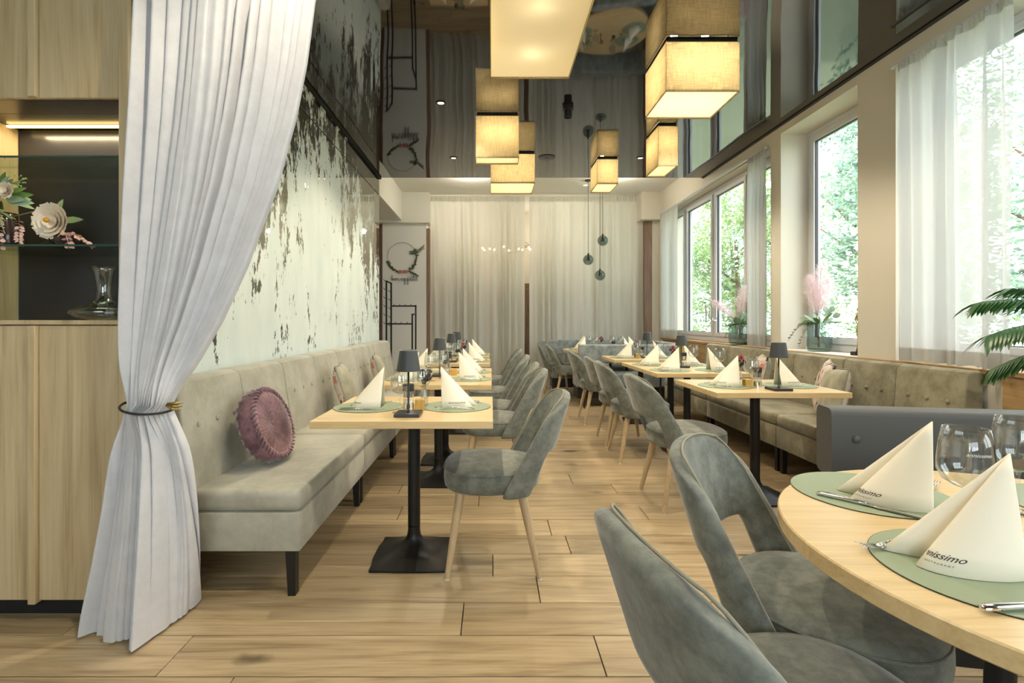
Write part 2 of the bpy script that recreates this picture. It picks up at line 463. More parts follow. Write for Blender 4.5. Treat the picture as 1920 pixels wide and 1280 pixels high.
# ---------------------------------------------------------------- ceilings
YE = 6.89
bm = B(); bx(bm, -3.2, XR+.05, -2.6, YE, ZC, ZC+.06); ceil = struct('ceiling', bm, M['gloss'])
bm = B(); bx(bm, XL+.002, XL+.03, 2.18, YE, ZC-.022, ZC-.001); struct('trim_shadow_gap_left', bm, M['void'])  # black strip standing in for the dark shadow gap above the mirror
bm = B(); bx(bm, XR-.03, XR-.002, -2.5, YE, ZC-.010, ZC-.001); struct('trim_ceiling_right', bm, M['frame_dk'])
ZW = 3.38
bm = B(); bx(bm, -3.2, XR+.5, YE-.3, 10.6, ZW, ZW+.06); struct('ceiling_back', bm, M['soffit'])
bm = B(); bx(bm, -3.2, XR+.5, YE-.04, YE, ZC+.06, ZW); struct('wall_bulkhead', bm, M['soffit'])

# ---------------------------------------------------------------- left wall: mirror panels
bm = B(); bx(bm, XL-.25, XL-.02, 2.45, YE, 0, ZC+.2); wl_ = struct('wall_left', bm, M['white'])
zs = PZ(365.6, YE)
bm = B(); bx(bm, XL-.02, XL, 2.18, YE, .3, zs-.008, .002, 1); obj('mirror_panel', bm, M['mirror'], wl_)
bm = B(); bx(bm, XL-.02, XL, 2.18, YE, zs+.008, ZC-.012, .002, 1); obj('mirror_panel', bm, M['mirror'], wl_)
bm = B(); bx(bm, XL-.021, XL-.006, 2.18, YE, zs-.010, zs+.010); obj('shadow_joint', bm, M['void'], wl_)
bm = B(); bx(bm, -3.4, -3.2, -2.6, 10.6, 0, 3.5); struct('wall_far_left', bm, M['white'])
RW = (-1.3, 1.5, 1.0, 2.95)
bm = B(); bx(bm, -3.4, RW[0], -2.75, -2.6, 0, 3.5); bx(bm, RW[1], XR+.4, -2.75, -2.6, 0, 3.5); bx(bm, RW[0], RW[1], -2.75, -2.6, 0, RW[2]); bx(bm, RW[0], RW[1], -2.75, -2.6, RW[3], 3.5); struct('wall_rear', bm, M['wall'])
bm = B(); bx(bm, RW[0], RW[1], -2.70, -2.64, RW[2], RW[2]+.06); bx(bm, RW[0], RW[1], -2.70, -2.64, RW[3]-.06, RW[3])
for k in range(5): x = RW[0]+.03+(RW[1]-RW[0]-.06)*k/4; bx(bm, x-.03, x+.03, -2.70, -2.64, RW[2]+.06, RW[3]-.06)
w5 = struct('window_5', bm, M['frame'])
bm = B(); bx(bm, RW[0], RW[1], -2.675, -2.665, RW[2], RW[3]); obj('pane', bm, M['pane'], w5)

# back left: beam, pillar, cap boxes
bm = B(); bx(bm, -2.4, XL, YE+.005, 8.9, PZ(413, 8.65), ZW); struct('trim_beam_left', bm, M['soffit'])
bm = B(); bx(bm, XL+.001, PX(805, 8.65), 8.65, 9.3, PZ(405, 8.65), ZW); struct('trim_cap_left', bm, M['soffit'])
bm = B(); bx(bm, PX(709, 8.62), PX(805, 8.62), 8.62, 9.3, PZ(417, 8.62), PZ(405, 8.62)); struct('trim_lintel_left', bm, M['soffit'])
YP = 8.72
bm = B(); bx(bm, PX(717, YP), PX(799, YP), YP, 9.3, 0, PZ(417, YP)); struct('wall_pillar_back', bm, M['white'])
bm = B(); bx(bm, PX(712, YP), PX(717, YP)-.001, YP+.02, 9.3, 0, 2.85); bx(bm, PX(799, YP)+.001, PX(805, YP), YP+.02, 9.3, 0, 2.78)
tr = struct('trim_1', bm, M['brown'])
bm = B(); bx(bm, -3.2, PX(711, YP), YP+.1, 9.3, 0, ZW); struct('wall_back_left', bm, M['brown'])
# room behind the sheer curtain
bm = B(); bx(bm, -3.2, 3.5, 10.4, 10.6, 0, ZW); struct('wall_back', bm, M['wall'])
bm = B(); bx(bm, -1.0, 2.7, 9.7, 9.78, .0, 1.9); 
for k in range(4): bx(bm, -.9+k*.9, -.12+k*.9, 9.68, 9.70, .1, 1.8, .01, 1)
tag(obj('sideboard', bm, M['brown']), 'tall dark wooden cabinet dimly seen behind the sheer back curtains', 'cabinet')
bm = B(); bx(bm, -3.2, XR+.4, 9.9, 10.6, -.06, 0); struct('floor_back', bm, M['brown'])

# back right corner
bm = B(); bx(bm, PX(1202.5, 8.6), XR+.3, 8.6, 9.2, PZ(411, 8.6), ZW); struct('trim_cap_right', bm, M['wall'])
bm = B(); bx(bm, PX(1221, 8.8), XR+.3, 8.75, 8.95, 0, PZ(412, 8.8)); struct('wall_back_right', bm, M['wall'])
bm = B(); bx(bm, PX(1206, 8.8), PX(1220.5, 8.8), 8.74, 9.2, 0, PZ(413, 8.8)); struct('trim_2', bm, M['brown'])

# ---------------------------------------------------------------- right wall with three openings
SILL = .905; HEAD = 3.03
segs = [(-2.6, .3), (2.35-.001, 2.35), (3.64, 3.996), (5.056, 5.24), (8.55, 9.4)]
W1 = (1.75, 3.62); W2 = (3.996, 5.056); W3 = (5.24, 8.55)
def wallbox(name, x0, x1, y0, y1, z0, z1, mt='wall'):
    bm = B(); bx(bm, x0, x1, y0, y1, z0, z1); return struct(name, bm, M[mt])
XO = 3.26
W4 = (-1.6, .6)
wallbox('wall_right', XR, XO, W4[1], W1[0], 0, ZC+.06)
wallbox('wall_right_rear', XR, XO, -2.6, W4[0], 0, ZC+.06)
wallbox('wall_right_rear_head', XR, XO, W4[0], W4[1], HEAD, ZC+.06)
wallbox('wall_right_rear_below', XR, XO, W4[0], W4[1], 0, SILL-.03)
wallbox('wall_right_pier', XR, XO, W1[1], W2[0], 0, ZC+.06)
wallbox('wall_right_pillar', XR, XO, W2[1], W3[0], 0, ZC+.06)
wallbox('wall_right_end', XR, XO, W3[1], 9.4, 0, ZW)
wallbox('wall_right_head', XR, XO, W1[0], W1[1], HEAD, ZC+.06)
wallbox('wall_right_head_middle', XR, XO, W2[0], W2[1], HEAD+.02, ZC+.06)
wallbox('wall_right_head_far', XR, XO, W3[0], W3[1], 2.97, ZW)
wallbox('wall_right_below', XR, XO, W1[0], W3[1], 0, SILL-.03)
# sills and ledge
bm = B(); bx(bm, XR-.005, XO-.03, W2[0], W2[1], SILL-.03, SILL, .003, 1); struct('trim_sill_middle', bm, M['white'])
bm = B(); bx(bm, XR-.03, XO-.03, W1[0], W1[1], SILL-.03, SILL, .003, 1); struct('trim_sill_near', bm, M['ledge'])
bm = B(); bx(bm, XR-.03, XO-.03, W3[0], W3[1], SILL-.03, SILL, .003, 1); struct('trim_sill_far', bm, M['ledge'])
bm = B(); bx(bm, XR-.04, XR-.006, W2[0]-.35, W3[0], SILL-.03, SILL-.003, .003, 1); struct('trim_sill_rail', bm, M['ledge'])
wp = struct('baseboard_right', (lambda b_: (bx(b_, XR-.012, XR-.003, .2, 8.5, 0, .12), b_)[1])(B()), M['ledge'])
# oak wall panels under the ledge at the near end and beyond the bench
pn = thing('wall_panelling', 'oak panelling under the window ledge at the right edge beyond the bench end', 'panelling', (0, 0, 0))
for y0, y1 in ((1.2, 1.75), (1.76, 2.3), (2.31, 2.85)):
    bm = B(); bx(bm, XR-.02, XR-.0125, y0, y1-.004, .13, SILL-.035, .002, 1); obj('panel', bm, M['ledge'], pn)
pn = thing('wall_panelling', 'oak panelling under the far window ledge behind the curved booth', 'panelling', (0, 0, 0))
for y0, y1 in ((6.6, 7.2), (7.21, 7.85), (7.86, 8.5)):
    bm = B(); bx(bm, XR-.02, XR-.0125, y0, y1-.004, .13, SILL-.035, .002, 1); obj('panel', bm, M['ledge'], pn)

def window(idx, X, y0, y1, z0, z1, stiles, handles=()):
    """frame ring, sashes between stiles (pairs of y), panes"""
    bm = B(); t = .055
    bx(bm, X, X+.09, y0, y1, z0, z0+t*1.2, .003, 1); bx(bm, X, X+.09, y0, y1, z1-t, z1, .003, 1)
    bx(bm, X, X+.09, y0, y0+t, z0+t, z1-t, .003, 1); bx(bm, X, X+.09, y1-t, y1, z0+t, z1-t, .003, 1)
    w = struct('window_%d' % idx, bm, M['frame'])
    ys = [y0+t]+list(stiles)+[y1-t]
    for s in stiles:
        bm = B(); bx(bm, X+.005, X+.085, s-.03, s+.03, z0+t, z1-t, .003, 1); obj('mullion', bm, M['frame'], w)
    for a, b_ in zip(ys[:-1], ys[1:]):
        a2, b2 = a+.004, b_-.004
        if a != ys[0]: a2 += .03
        if b_ != ys[-1]: b2 -= .03
        zb, zt = z0+t*1.2+.004, z1-t-.004; q = .05
        bm = B()
        bx(bm, X-.015, X+.055, a2, b2, zb, zb+q, .004, 1); bx(bm, X-.015, X+.055, a2, b2, zt-q, zt, .004, 1)
        bx(bm, X-.015, X+.055, a2, a2+q, zb+q, zt-q, .004, 1); bx(bm, X-.015, X+.055, b2-q, b2, zb+q, zt-q, .004, 1)
        s = obj('sash', bm, M['frame'], w)
        bm = B(); bx(bm, X+.016, X+.024, a2+q-.004, b2-q+.004, zb+q-.004, zt-q+.004); obj('pane', bm, M['pane'], s)
        bm = B()
        for (u0, u1, v0, v1) in ((a2+q, b2-q, zb+q, zb+q+.006), (a2+q, b2-q, zt-q-.006, zt-q), (a2+q, a2+q+.006, zb+q, zt-q), (b2-q-.006, b2-q, zb+q, zt-q)):
            bx(bm, X+.002, X+.028, u0, u1, v0, v1)
        obj('gasket', bm, M['frame_dk'], s)
    for hy, hz in handles:
        bm = B(); bx(bm, X-.025, X-.015, hy-.015, hy+.015, hz-.07, hz+.07, .003, 1)
        tube(bm, [(X-.02, hy, hz+.11), (X-.07, hy, hz+.11), (X-.07, hy, hz-.11), (X-.02, hy, hz-.11)], .009, 6)
        obj('handle', bm, M['chrome'], w)
    return w
window(1, 3.16, W1[0]+.002, W1[1]-.002, SILL+.002, HEAD-.002, (2.45,))
window(4, 3.16, W4[0]+.002, W4[1]-.002, SILL-.028, HEAD-.002, (-.5,))
window(2, 3.16, W2[0]+.002, W2[1]-.002, SILL+.002, HEAD+.018, ())
window(3, 3.02, W3[0]+.002, W3[1]-.002, SILL+.002, 2.965, (5.95, 6.86, 7.85), ((6.76, 1.30), (6.96, 1.30)))
# the blind boxes / curtain rails
def rail(name, y0, y1, z, x=XR-.03, lab=''):
    t = thing(name, lab, 'rail'); bm = B(); bx(bm, x-.012, x+.012, y0, y1, z, z+.02, .003, 1); obj('track', bm, M['frame'], t)
    for q in (y0-.01, y1): bm = B(); bx(bm, x-.016, x+.016, q, q+.01, z-.004, z+.024, .002, 1); obj('end_cap', bm, M['frame'], t)
RZ = 2.975
rail('curtain_rail', W1[0], W1[1]-.03, RZ, XR-.045, 'slim pale curtain rail above the nearest right window')
rail('curtain_rail', 5.26, 8.5, RZ-.005, XR-.045, 'slim pale curtain rail above the far right window')

# ---------------------------------------------------------------- curtains
def pleat_curtain(name, label, p0, p1, z0, z1, npl, amp, mt, group=None, nu=None, seed=1, hem=.1, flare=0, gather=.02):
    rnd = random.Random(seed)
    p0 = Vector(p0); p1 = Vector(p1); d = p1-p0; nrm = Vector((-d.y, d.x)).normalized()
    ph = [rnd.uniform(0, 6.28) for _ in range(6)]
    nu = nu or npl*10
    def f(u, v, off=0):
        uu = u+.012*math.sin(2*PI*3.3*u+ph[0])+.006*math.sin(2*PI*7.1*u+ph[1])*(1-v*.3)
        a = amp*(.55+.45*math.sin(2*PI*2.3*u+ph[2]))*(.35+.65*min(1, (1-v)*3+.1))
        s = a*math.sin(2*PI*npl*uu+.5*math.sin(3*v+ph[3]))+amp*.35*math.sin(2*PI*npl*.47*u+ph[4]+v*.8)
        if v > .975: s = s*.5+gather*.5*math.sin(2*PI*npl*2.5*u)
        uc = .5+(u-.5)*(1+flare*(1-v))
        p = p0+d*uc+nrm*(s+off)
        return (p.x, p.y, z0+(z1-z0)*v+.004*math.sin(2*PI*npl*u)*(1 if v < .01 else 0))
    bm = B(); grid(bm, f, nu, 26)
    for e in bm.verts: pass
    t = thing(name, label, 'curtain', group=group)
    o = obj('fabric', bm, mt, t, True)
    if hem:
        bm = B(); grid(bm, lambda u, v: f(u, v*hem/(z1-z0), .003), nu, 3)
        obj('hem', bm, M['hem'], t, True)
    # gathered heading tape
    bm = B(); grid(bm, lambda u, v: f(u, 1-.028*(1-v), -.004), nu*2, 2); obj('heading_tape', bm, mt, t, True)
    return t
pleat_curtain('sheer_curtain', 'grey beige sheer curtain hanging left of the narrow gap at the back', (PX(806, 8.85), 8.85), (PX(984, 8.85), 8.85), .02, ZW-.02, 13, .055, M['sheer_back'], seed=3, hem=0, flare=-.01)
pleat_curtain('sheer_curtain', 'pale sheer curtain hanging right of the narrow gap, behind the booth', (PX(992, 8.85), 8.85), (PX(1206, 8.85), 8.85), .02, ZW-.02, 15, .055, M['sheer_back'], seed=5, hem=0, flare=-.005)
xc = XR-.045
pleat_curtain('sheer_curtain', 'wide white sheer curtain in front of the nearest right window', (xc, 3.56), (xc, 2.77), .915, RZ, 9, .045, M['sheer'], seed=8, hem=.09, flare=-.02)
pleat_curtain('sheer_curtain', 'narrow grey sheer curtain on the pillar side of the far right window', (xc, 5.62), (xc, 5.26), .92, RZ-.005, 9, .035, M['sheer'], seed=9, hem=.12)
pleat_curtain('sheer_curtain', 'short sheer curtain in the far right corner beside the window frame', (xc, 8.50), (xc, 7.75), .92, RZ-.005, 9, .035, M['sheer'], seed=10, hem=.12)

# tied drape in the foreground
rows = [(-300, 272, 668), (-100, 266, 622), (0, 262, 592), (120, 258, 576), (220, 254, 556), (350, 247, 520), (500, 241, 462), (600, 238, 415), (680, 238, 368), (730, 239, 334), (760, 240, 321), (785, 236, 326), (850, 222, 340), (950, 208, 352), (1050, 190, 364), (1130, 173, 372), (1200, 163, 378)]
def interp(t, k):
    for a, b_ in zip(rows[:-1], rows[1:]):
        if t <= b_[0]:
            s = (t-a[0])/(b_[0]-a[0]); return a[k]+(b_[k]-a[k])*s
    return rows[-1][k]
Y0 = 1.92
ZH = .012; ZT = ZC-.012
rnd = random.Random(4); dph = [rnd.uniform(0, 6.28) for _ in range(8)]
def drape(u, v):
    z = ZH+(ZT-ZH)*(1-v)
    py = VY+(CZ-z)*F/Y0
    xl, xr = PX(interp(py, 1), Y0), PX(interp(py, 2), Y0)
    h = max(0, min(1, (py-770)/420)); top = max(0, min(1, (740-py)/900))
    tie = math.exp(-((py-760)/55)**2)
    w = u+.018*math.sin(2*PI*2.1*u+dph[0])+.009*math.sin(2*PI*5.3*u+dph[1]+2*v)
    if h > 0: w += .03*h*math.sin(2*PI*1.4*u+dph[2])
    am = (.032*(1-tie)*(.6+.4*math.sin(2*PI*1.7*u+dph[3]+v))+.010*tie)
    npl = 15
    s = am*(math.sin(2*PI*npl*w)+.35*math.sin(2*PI*npl*2.1*w+dph[4]+3*v))
    s += .016*(1-tie)*math.sin(2*PI*3.1*u+dph[5]+4*v)
    x = xl+(xr-xl)*u+ (.012*math.cos(2*PI*npl*w)*(1-tie))
    yb = Y0-.06*math.sin(PI*u)*(tie*1.2+h*.9)
    s *= 1+.55*h; yb += h*.30*max(0, u-.45)**1.4*1.8
    xx = x*(yb/Y0)
    if h > 0: xx = x+(x*(yb/Y0)-x)*h
    return (xx, yb+s, z)
t = thing('tied_drape', 'floor-length light grey drape tied back beside the oak cabinet', 'curtain')
bm = B(); grid(bm, drape, 300, 90); obj('fabric', bm, M['linen'], t, True)
bm = B(); grid(bm, lambda u, v: tuple(Vector(drape(u, .972+.028*v))+Vector((0, -.002, 0))), 300, 3); obj('hem', bm, M['linen'], t, True)
zt_ = PZ(757, Y0)
bm = B(); cx_, rx_ = PX(281, Y0), .088
pts = []
for k in range(28):
    a = 2*PI*k/28
    pts.append((cx_+(rx_+.004)*math.cos(a), Y0-.005+.088*math.sin(a), zt_-.008+.012*math.sin(a)-.012*math.cos(a)))
tube(bm, pts, .0045, 6, True)
tb = obj('tie_back', bm, M['ink'], t, True)
bm = B()
for q in range(3):
    a = Vector((cx_+rx_-.01+.004*q, Y0-.03, zt_+.004*q)); tube(bm, [a, a+Vector((.03, -.004, -.012+.006*q)), a+Vector((.055, .01, -.02+.01*q))], [.002, .007, .001], 6)
obj('leaf_clip', bm, M['brass'], tb, True)

# ---------------------------------------------------------------- oak cabinet
YC = 2.0; XCR = PX(240, YC)
cab = thing('wall_cabinet', 'tall oak wall unit with lit open niche and panelled doors', 'cabinet', (0, 0, 0))
def cpart(name, x0, x1, y0, y1, z0, z1, mt='cab', bev=.002, parent=None):
    bm = B()
    if y1 > 2.2 and x1 > -1.56:
        if y0 < 2.15: bx(bm, x0, x1, y0, 2.155, z0, z1, bev, 1); y0 = 2.1551
        x1 = -1.56
    bx(bm, x0, x1, y0, y1, z0, z1, bev, 1); return obj(name, bm, M[mt], parent or cab)
zn0, zn1 = PZ(600, YC), PZ(183, YC)
YCB = 2.34
XN = PX(35, YCB)
cpart('side_panel', PX(222, YC), XCR, YC, 2.155, .0, ZC-.02)
cpart('mirror_cladding', XCR+.0005, XCR+.004, YC+.02, 2.155, .95, ZC-.03, 'mirror', 0)
cpart('plinth', -3.1, PX(222, YC)-.002, 2.055, YCB, 0, .078, 'void')
cpart('niche_side', XN-.03, XN, YC+.01, YCB, zn0, zn1)
cpart('back_panel', XN, PX(222, YC)-.001, YCB, YCB+.02, zn0, zn1, 'dark_glass')
cpart('niche_top', -3.1, PX(222, YC)-.001, YC+.02, YCB+.02, zn1, zn1+.01, 'dark_glass')
cpart('niche_floor', -3.1, PX(222, YC)-.001, YC-.002, YCB+.02, zn0-.018, zn0)
cpart('carcass', -3.1, PX(222, YC)-.001, YC+.024, YCB+.02, .08, zn0-.02)
cpart('upper_carcass', -3.1, PX(222, YC)-.001, YC+.024, YCB+.02, zn1+.012, ZC-.02)
for nm, z0, z1 in (('door', .082, zn0-.022), ('upper_door', zn1+.001, ZC-.02)):
    cpart(nm, PX(71, YC), PX(222, YC)-.003, YC+.004, YC+.022, z0, z1)
    cpart(nm, PX(-150, YC), PX(55, YC), YC+.004, YC+.022, z0, z1)
    cpart('batten', PX(55, YC)+.002, PX(70, YC), YC-.012, YC+.022, z0-.01*(z0 < .1), z1)
led = cpart('led_strip', XN+.01, PX(222, YC)-.004, YCB-.07, YCB-.055, zn1-.012, zn1-.004, 'led', 0)
ld = bpy.data.lights.new('led_light', 'AREA'); ld.shape = 'RECTANGLE'; ld.size = .55; ld.size_y = .015; ld.energy = 3.0; ld.color = (1, .78, .45)
lo = bpy.data.objects.new('led_light', ld); COL.objects.link(lo); lo.location = (-1.83, YCB-.06, zn1-.016)
for zg in (PZ(290, YC), PZ(457, YC)):
    s = cpart('glass_shelf', XN-.5, PX(222, YC)-.002, YC+.012, YCB-.004, zg-.008, zg, 'shelf_glass', 0)
    bm = B(); bx(bm, XN-.5, PX(222, YC)-.002, YC+.0095, YC+.0115, zg-.008, zg); obj('front_edge', bm, M['shelf_edge'], s)
bm = B()
for k in range(7): bx(bm, XN-.001, XN+.0008, 2.16, 2.166, 1.24+.035*k, 1.246+.035*k)
obj('peg_holes', bm, M['ink'], cab)['kind'] = 'stuff'
zg = PZ(457, YC)

# ---------------------------------------------------------------- small plant helpers
def leaf(bm, base, d, n, ln, w, bend=.15, tip=.04):
    d = Vector(d).normalized(); n = Vector(n); n = (n-d*n.dot(d)).normalized(); s = d.cross(n)
    base = Vector(base); rows_ = []
    for t, ww in ((0, .12), (.3, .85), (.6, .9), (.85, max(.5, tip*1.25)), (1, tip)):
        c = base+d*ln*t-n*bend*ln*t*t
        rows_.append((bm.verts.new(c-s*w*ww*.5+n*w*.12*ww), bm.verts.new(c), bm.verts.new(c+s*w*ww*.5+n*w*.12*ww)))
    for a, b_ in zip(rows_[:-1], rows_[1:]):
        bm.faces.new((a[0], a[1], b_[1], b_[0])); bm.faces.new((a[1], a[2], b_[2], b_[1]))
def rdir(rnd, up=.3):
    a = rnd.uniform(0, 2*PI); z = rnd.uniform(-.4, 1)*(1-up)+up; q = math.sqrt(max(.05, 1-z*z))
    return Vector((q*math.cos(a), q*math.sin(a), z))
def sprig(bm_s, bm_l, p0, d, ln, n, lw, ll, rnd, droop=.3):
    p0 = Vector(p0); d = Vector(d).normalized(); pts = []
    for i in range(9):
        t = i/8; pts.append(p0+d*ln*t+Vector((0, 0, -droop*ln*t*t)))
    tube(bm_s, pts, .0016, 4)
    for i in range(n):
        t = .15+.85*i/n; k = min(7, int(t*8)); p = pts[k].lerp(pts[k+1], t*8-k)
        for s in (-1, 1):
            side = d.cross(Vector((0, 0, 1))); side = side.normalized() if side.length > .05 else Vector((1, 0, 0))
            leaf(bm_l, p, side*s+d*.5+Vector((0, 0, rnd.uniform(-.3, .4))), rdir(rnd), ll*rnd.uniform(.8, 1.1), lw)

# decanter, vases in the niche
def glassprof(outer, th=.0025):
    inner = [(max(0, r-th), z+ (th if i == 0 else 0)) for i, (r, z) in enumerate(outer)]
    return outer+list(reversed(inner))
xd, yd = PX(195, 2.14), 2.14
t = thing('decanter', 'wide-based clear glass decanter on the niche floor', 'decanter', (xd, yd, zn0))
bm = B(); H = (PZ(500, 2.14)-zn0)
pr = [(.0, 0), (.05, .001), (.095, .012), (.122, .030), (.118, .040), (.085, .055), (.05, .07), (.03, .09), (.024, .12), (.026, .15), (.036, H-.02), (.047, H)]
lathe(bm, pr+[(.045, H), (.034, H-.02), (.024, .15), (.022, .12), (.027, .09), (.047, .068), (.08, .053), (.114, .036), (.09, .014), (0, .004)], 32); obj('glass_body', bm, M['crystal'], t, True)
rnd = random.Random(2)
xp, yp = PX(128, 2.12), 2.12
t = thing('peony_vase', 'small dark ribbed pot with a cream peony on the glass shelf', 'flower pot', (xp, yp, zg))
bm = B(); pr = []
lathe(bm, [(0, 0), (.035, 0), (.052, .02), (.054, .035), (.045, .055), (.03, .062), (.028, .055), (0, .05)], 28)
for v in bm.verts:
    a = math.atan2(v.co.y, v.co.x); v.co.x *= 1+.03*math.cos(14*a); v.co.y *= 1+.03*math.cos(14*a)
obj('pot', bm, M['clay'], t, True)
bm = B(); c = Vector((-.035, -.02, .105))
for ring, (n_, ln, up) in enumerate(((10, .075, .1), (10, .068, .4), (9, .055, .8), (8, .042, 1.5))):
    for k in range(n_):
        a = 2*PI*(k+.5*ring)/n_; d = Vector((math.cos(a), -.0-.35*up, math.sin(a)))
        leaf(bm, c, d, Vector((0, -1, 0)), ln, .058-.006*ring, -.35, .62)
obj('peony', bm, M['petal'], t, True)
bm = B(); bmesh.ops.create_icosphere(bm, subdivisions=2, radius=.011, matrix=Matrix.Translation(c+Vector((0, -.045, 0)))); obj('stamen', bm, M['yellow'], t, True)
bm = B()
for d, ln in (((-1, -.1, .15), .085), ((-.7, 0, .7), .08), ((-.9, -.2, -.4), .06), ((1, 0, .15), .085), ((.2, 0, 1), .08)): leaf(bm, c+Vector(d)*.02, d, (0, -1, .2), ln, .032)
obj('leaves', bm, M['leaf_lt'], t, True)
bs, bl = B(), B()
sprig(bs, bl, (.02, -.03, .06), (1, -.2, -.25), .13, 7, .018, .02, rnd, .3); sprig(bs, bl, (.02, -.04, .06), (.5, -.4, -.5), .09, 6, .018, .02, rnd, .2)
obj('stem', bs, M['rose'], t, True); obj('eucalyptus', bl, M['rose'], t, True)
xp = PX(8, 2.14)
t = thing('flower_vase', 'dark glass vase of white flowers and green leaves at the left edge', 'flower vase', (xp, 2.14, zg))
bm = B(); lathe(bm, [(0, 0), (.06, 0), (.07, .02), (.066, .07), (.05, .12), (.045, .15), (.042, .15), (.04, .1), (0, .02)], 28); obj('vase', bm, M['clay'], t, True)
bl, bs, b3, b4 = B(), B(), B(), B()
for k in range(34):
    d = rdir(rnd, .2); leaf(bl if k % 2 else b4, Vector((0, -.02, .2))+d*.03, d, Vector((0, -1, .4)), rnd.uniform(.07, .1), .04)
obj('leaves', bl, M['leaf'], t, True); obj('pale_leaves', b4, M['euca'], t, True)
for q in range(3):
    c = Vector((-.03+.05*q, -.06, .27-.02*q))
    for ring in range(3):
        for k in range(7):
            a = 2*PI*(k+.5*ring)/7; leaf(b3, c, (math.cos(a), -.4*ring, math.sin(a)), (0, -1, 0), .035-.005*ring, .03, -.25, .6)
obj('rose_bloom', b3, M['petal'], t, True)
b5 = B()
sprig(bs, b5, (.02, -.05, .18), (.25, -.2, -1), .2, 12, .016, .02, rnd, .05)
sprig(bs, b5, (.09, -.03, .13), (.1, -.1, -1), .13, 9, .016, .018, rnd, .0)
obj('pink_eucalyptus', b5, M['rose'], t, True)
tube(bs, [(.05, -.03, .13), (.09, -.03, .135), (.15, -.03, .15)], .003, 5)
b6 = B()
for k in range(16):
    p = Vector((.02, -.06, .15)); d = Vector((rnd.uniform(.1, 1), rnd.uniform(-.5, 0), rnd.uniform(-.9, .1))); tube(b6, [p, p+d*.06, p+d*.11+Vector((0, 0, -.01))], .0018, 4)
for k in range(14):
    p = Vector((.05, -.02, .27)); d = Vector((rnd.uniform(.1, 1), rnd.uniform(-.4, .2), rnd.uniform(-.3, .6))); tube(b6, [p, p+d*.06], .001, 3); bmesh.ops.create_icosphere(b6, subdivisions=1, radius=.004, matrix=Matrix.Translation(p+d*.06))
obj('filler_sprigs', b6, M['leaf_lt'], t); obj('stem', bs, M['stem'], t, True)

# ---------------------------------------------------------------- tables
TZ = .75
def column_base(root, x, y):
    bm = B(); s = .188
    bx(bm, x-s, x+s, y-s, y+s, 0, .014, .006, 2)
    o = obj('base_plate', bm, M['black'], root, True, angle=30)
    bm = B()
    rings = []
    for t in range(9):
        q = t/8; z = .012+.14*q; h = .165*(1-q)**3.4+.0305; ex = 4-2*min(1, q*1.6)
        ring = []
        for k in range(32):
            a = 2*PI*k/32; cc, ss = math.cos(a), math.sin(a)
            rr = h/((abs(cc)**ex+abs(ss)**ex)**(1/ex)); ring.append(bm.verts.new((x+rr*cc, y+rr*ss, z)))
        rings.append(ring)
    for a, b_ in zip(rings[:-1], rings[1:]):
        for k in range(32): bm.faces.new((a[k], a[(k+1) % 32], b_[(k+1) % 32], b_[k]))
    obj('foot_flare', bm, M['black'], root, True)
    bm = B(); lathe(bm, [(.0, .155), (.031, .155), (.031, TZ-.04), (0, TZ-.04)], 24); 
    for v in bm.verts: v.co.x += x; v.co.y += y
    obj('column', bm, M['black'], root, True, angle=40)
    bm = B(); bx(bm, x-.15, x+.15, y-.15, y+.15, TZ-.042, TZ-.0335, .002, 1); obj('mounting_plate', bm, M['black'], root)
def rect_table(label, x0, x1, y0, y1, cols):
    cx, cy = (x0+x1)/2, (y0+y1)/2
    t = thing('dining_table', label, 'table', (cx, cy, 0), 0, 'rectangular oak restaurant tables')
    bm = B(); bx(bm, x0-cx, x1-cx, y0-cy, y1-cy, TZ-.033, TZ, .0025, 2); obj('tabletop', bm, M['table'], t)
    for c in cols: column_base(t, 0, c-cy)
    return t
xl0, xl1 = -.79, .008
rect_table('oak table nearest in the left row beside the purple cushion', xl0, xl1, 2.2, 2.92, [2.57])
rect_table('long oak table on two columns, second in the left row', xl0, xl1-.005, 3.445, 4.66, [3.78, 4.33])
rect_table('oak table third in the left row from the camera', xl0, xl1-.02, 5.14, 5.8, [5.47])
rect_table('oak table at the far end of the left row', xl0, xl1-.03, 6.14, 6.82, [6.48])
rect_table('oak table nearest in the right row before the taupe bench', 1.37, 2.19, 3.07, 3.77, [3.42])
rect_table('long oak table on two columns, second in the right row', 1.37, 2.17, 4.19, 5.32, [4.58, 5.0])
rect_table('oak table third in the right row, before the booth back', 1.37, 2.17, 5.65, 6.33, [6.0])
def round_table(label, cx, cy, r, legs):
    t = thing('round_table', label, 'table', (cx, cy, 0))
    bm = B(); lathe(bm, [(0, TZ-.035), (r-.003, TZ-.035), (r, TZ-.032), (r, TZ-.003), (r-.003, TZ), (0, TZ)], 96); obj('tabletop', bm, M['table'], t, True, angle=30)
    for lx, ly in legs:
        bm = B(); lathe(bm, [(0, 0), (.02, 0), (.02, TZ-.037), (0, TZ-.037)], 16)
        for v in bm.verts: v.co.x += lx*(1+.15*(1-v.co.z)); v.co.y += ly*(1+.15*(1-v.co.z))
        obj('leg', bm, M['black'], t, True, angle=40)
    bm = B(); bx(bm, -.3, .3, -.02, .02, TZ-.06, TZ-.036); bx(bm, -.02, .02, -.3, .3, TZ-.0605, TZ-.0365); obj('underframe', bm, M['black'], t)
    return t
TCX, TCY, TR = 1.16, .955, .54
round_table('large round oak table in the right foreground', TCX, TCY, TR, [(-.11, .3), (.3, .11), (.11, -.3), (-.3, -.11)])
T0 = (1.74, 7.72)
round_table('round oak table inside the far curved booth', T0[0], T0[1], .64, [(-.3, 0), (.3, 0), (0, .3), (0, -.3)])

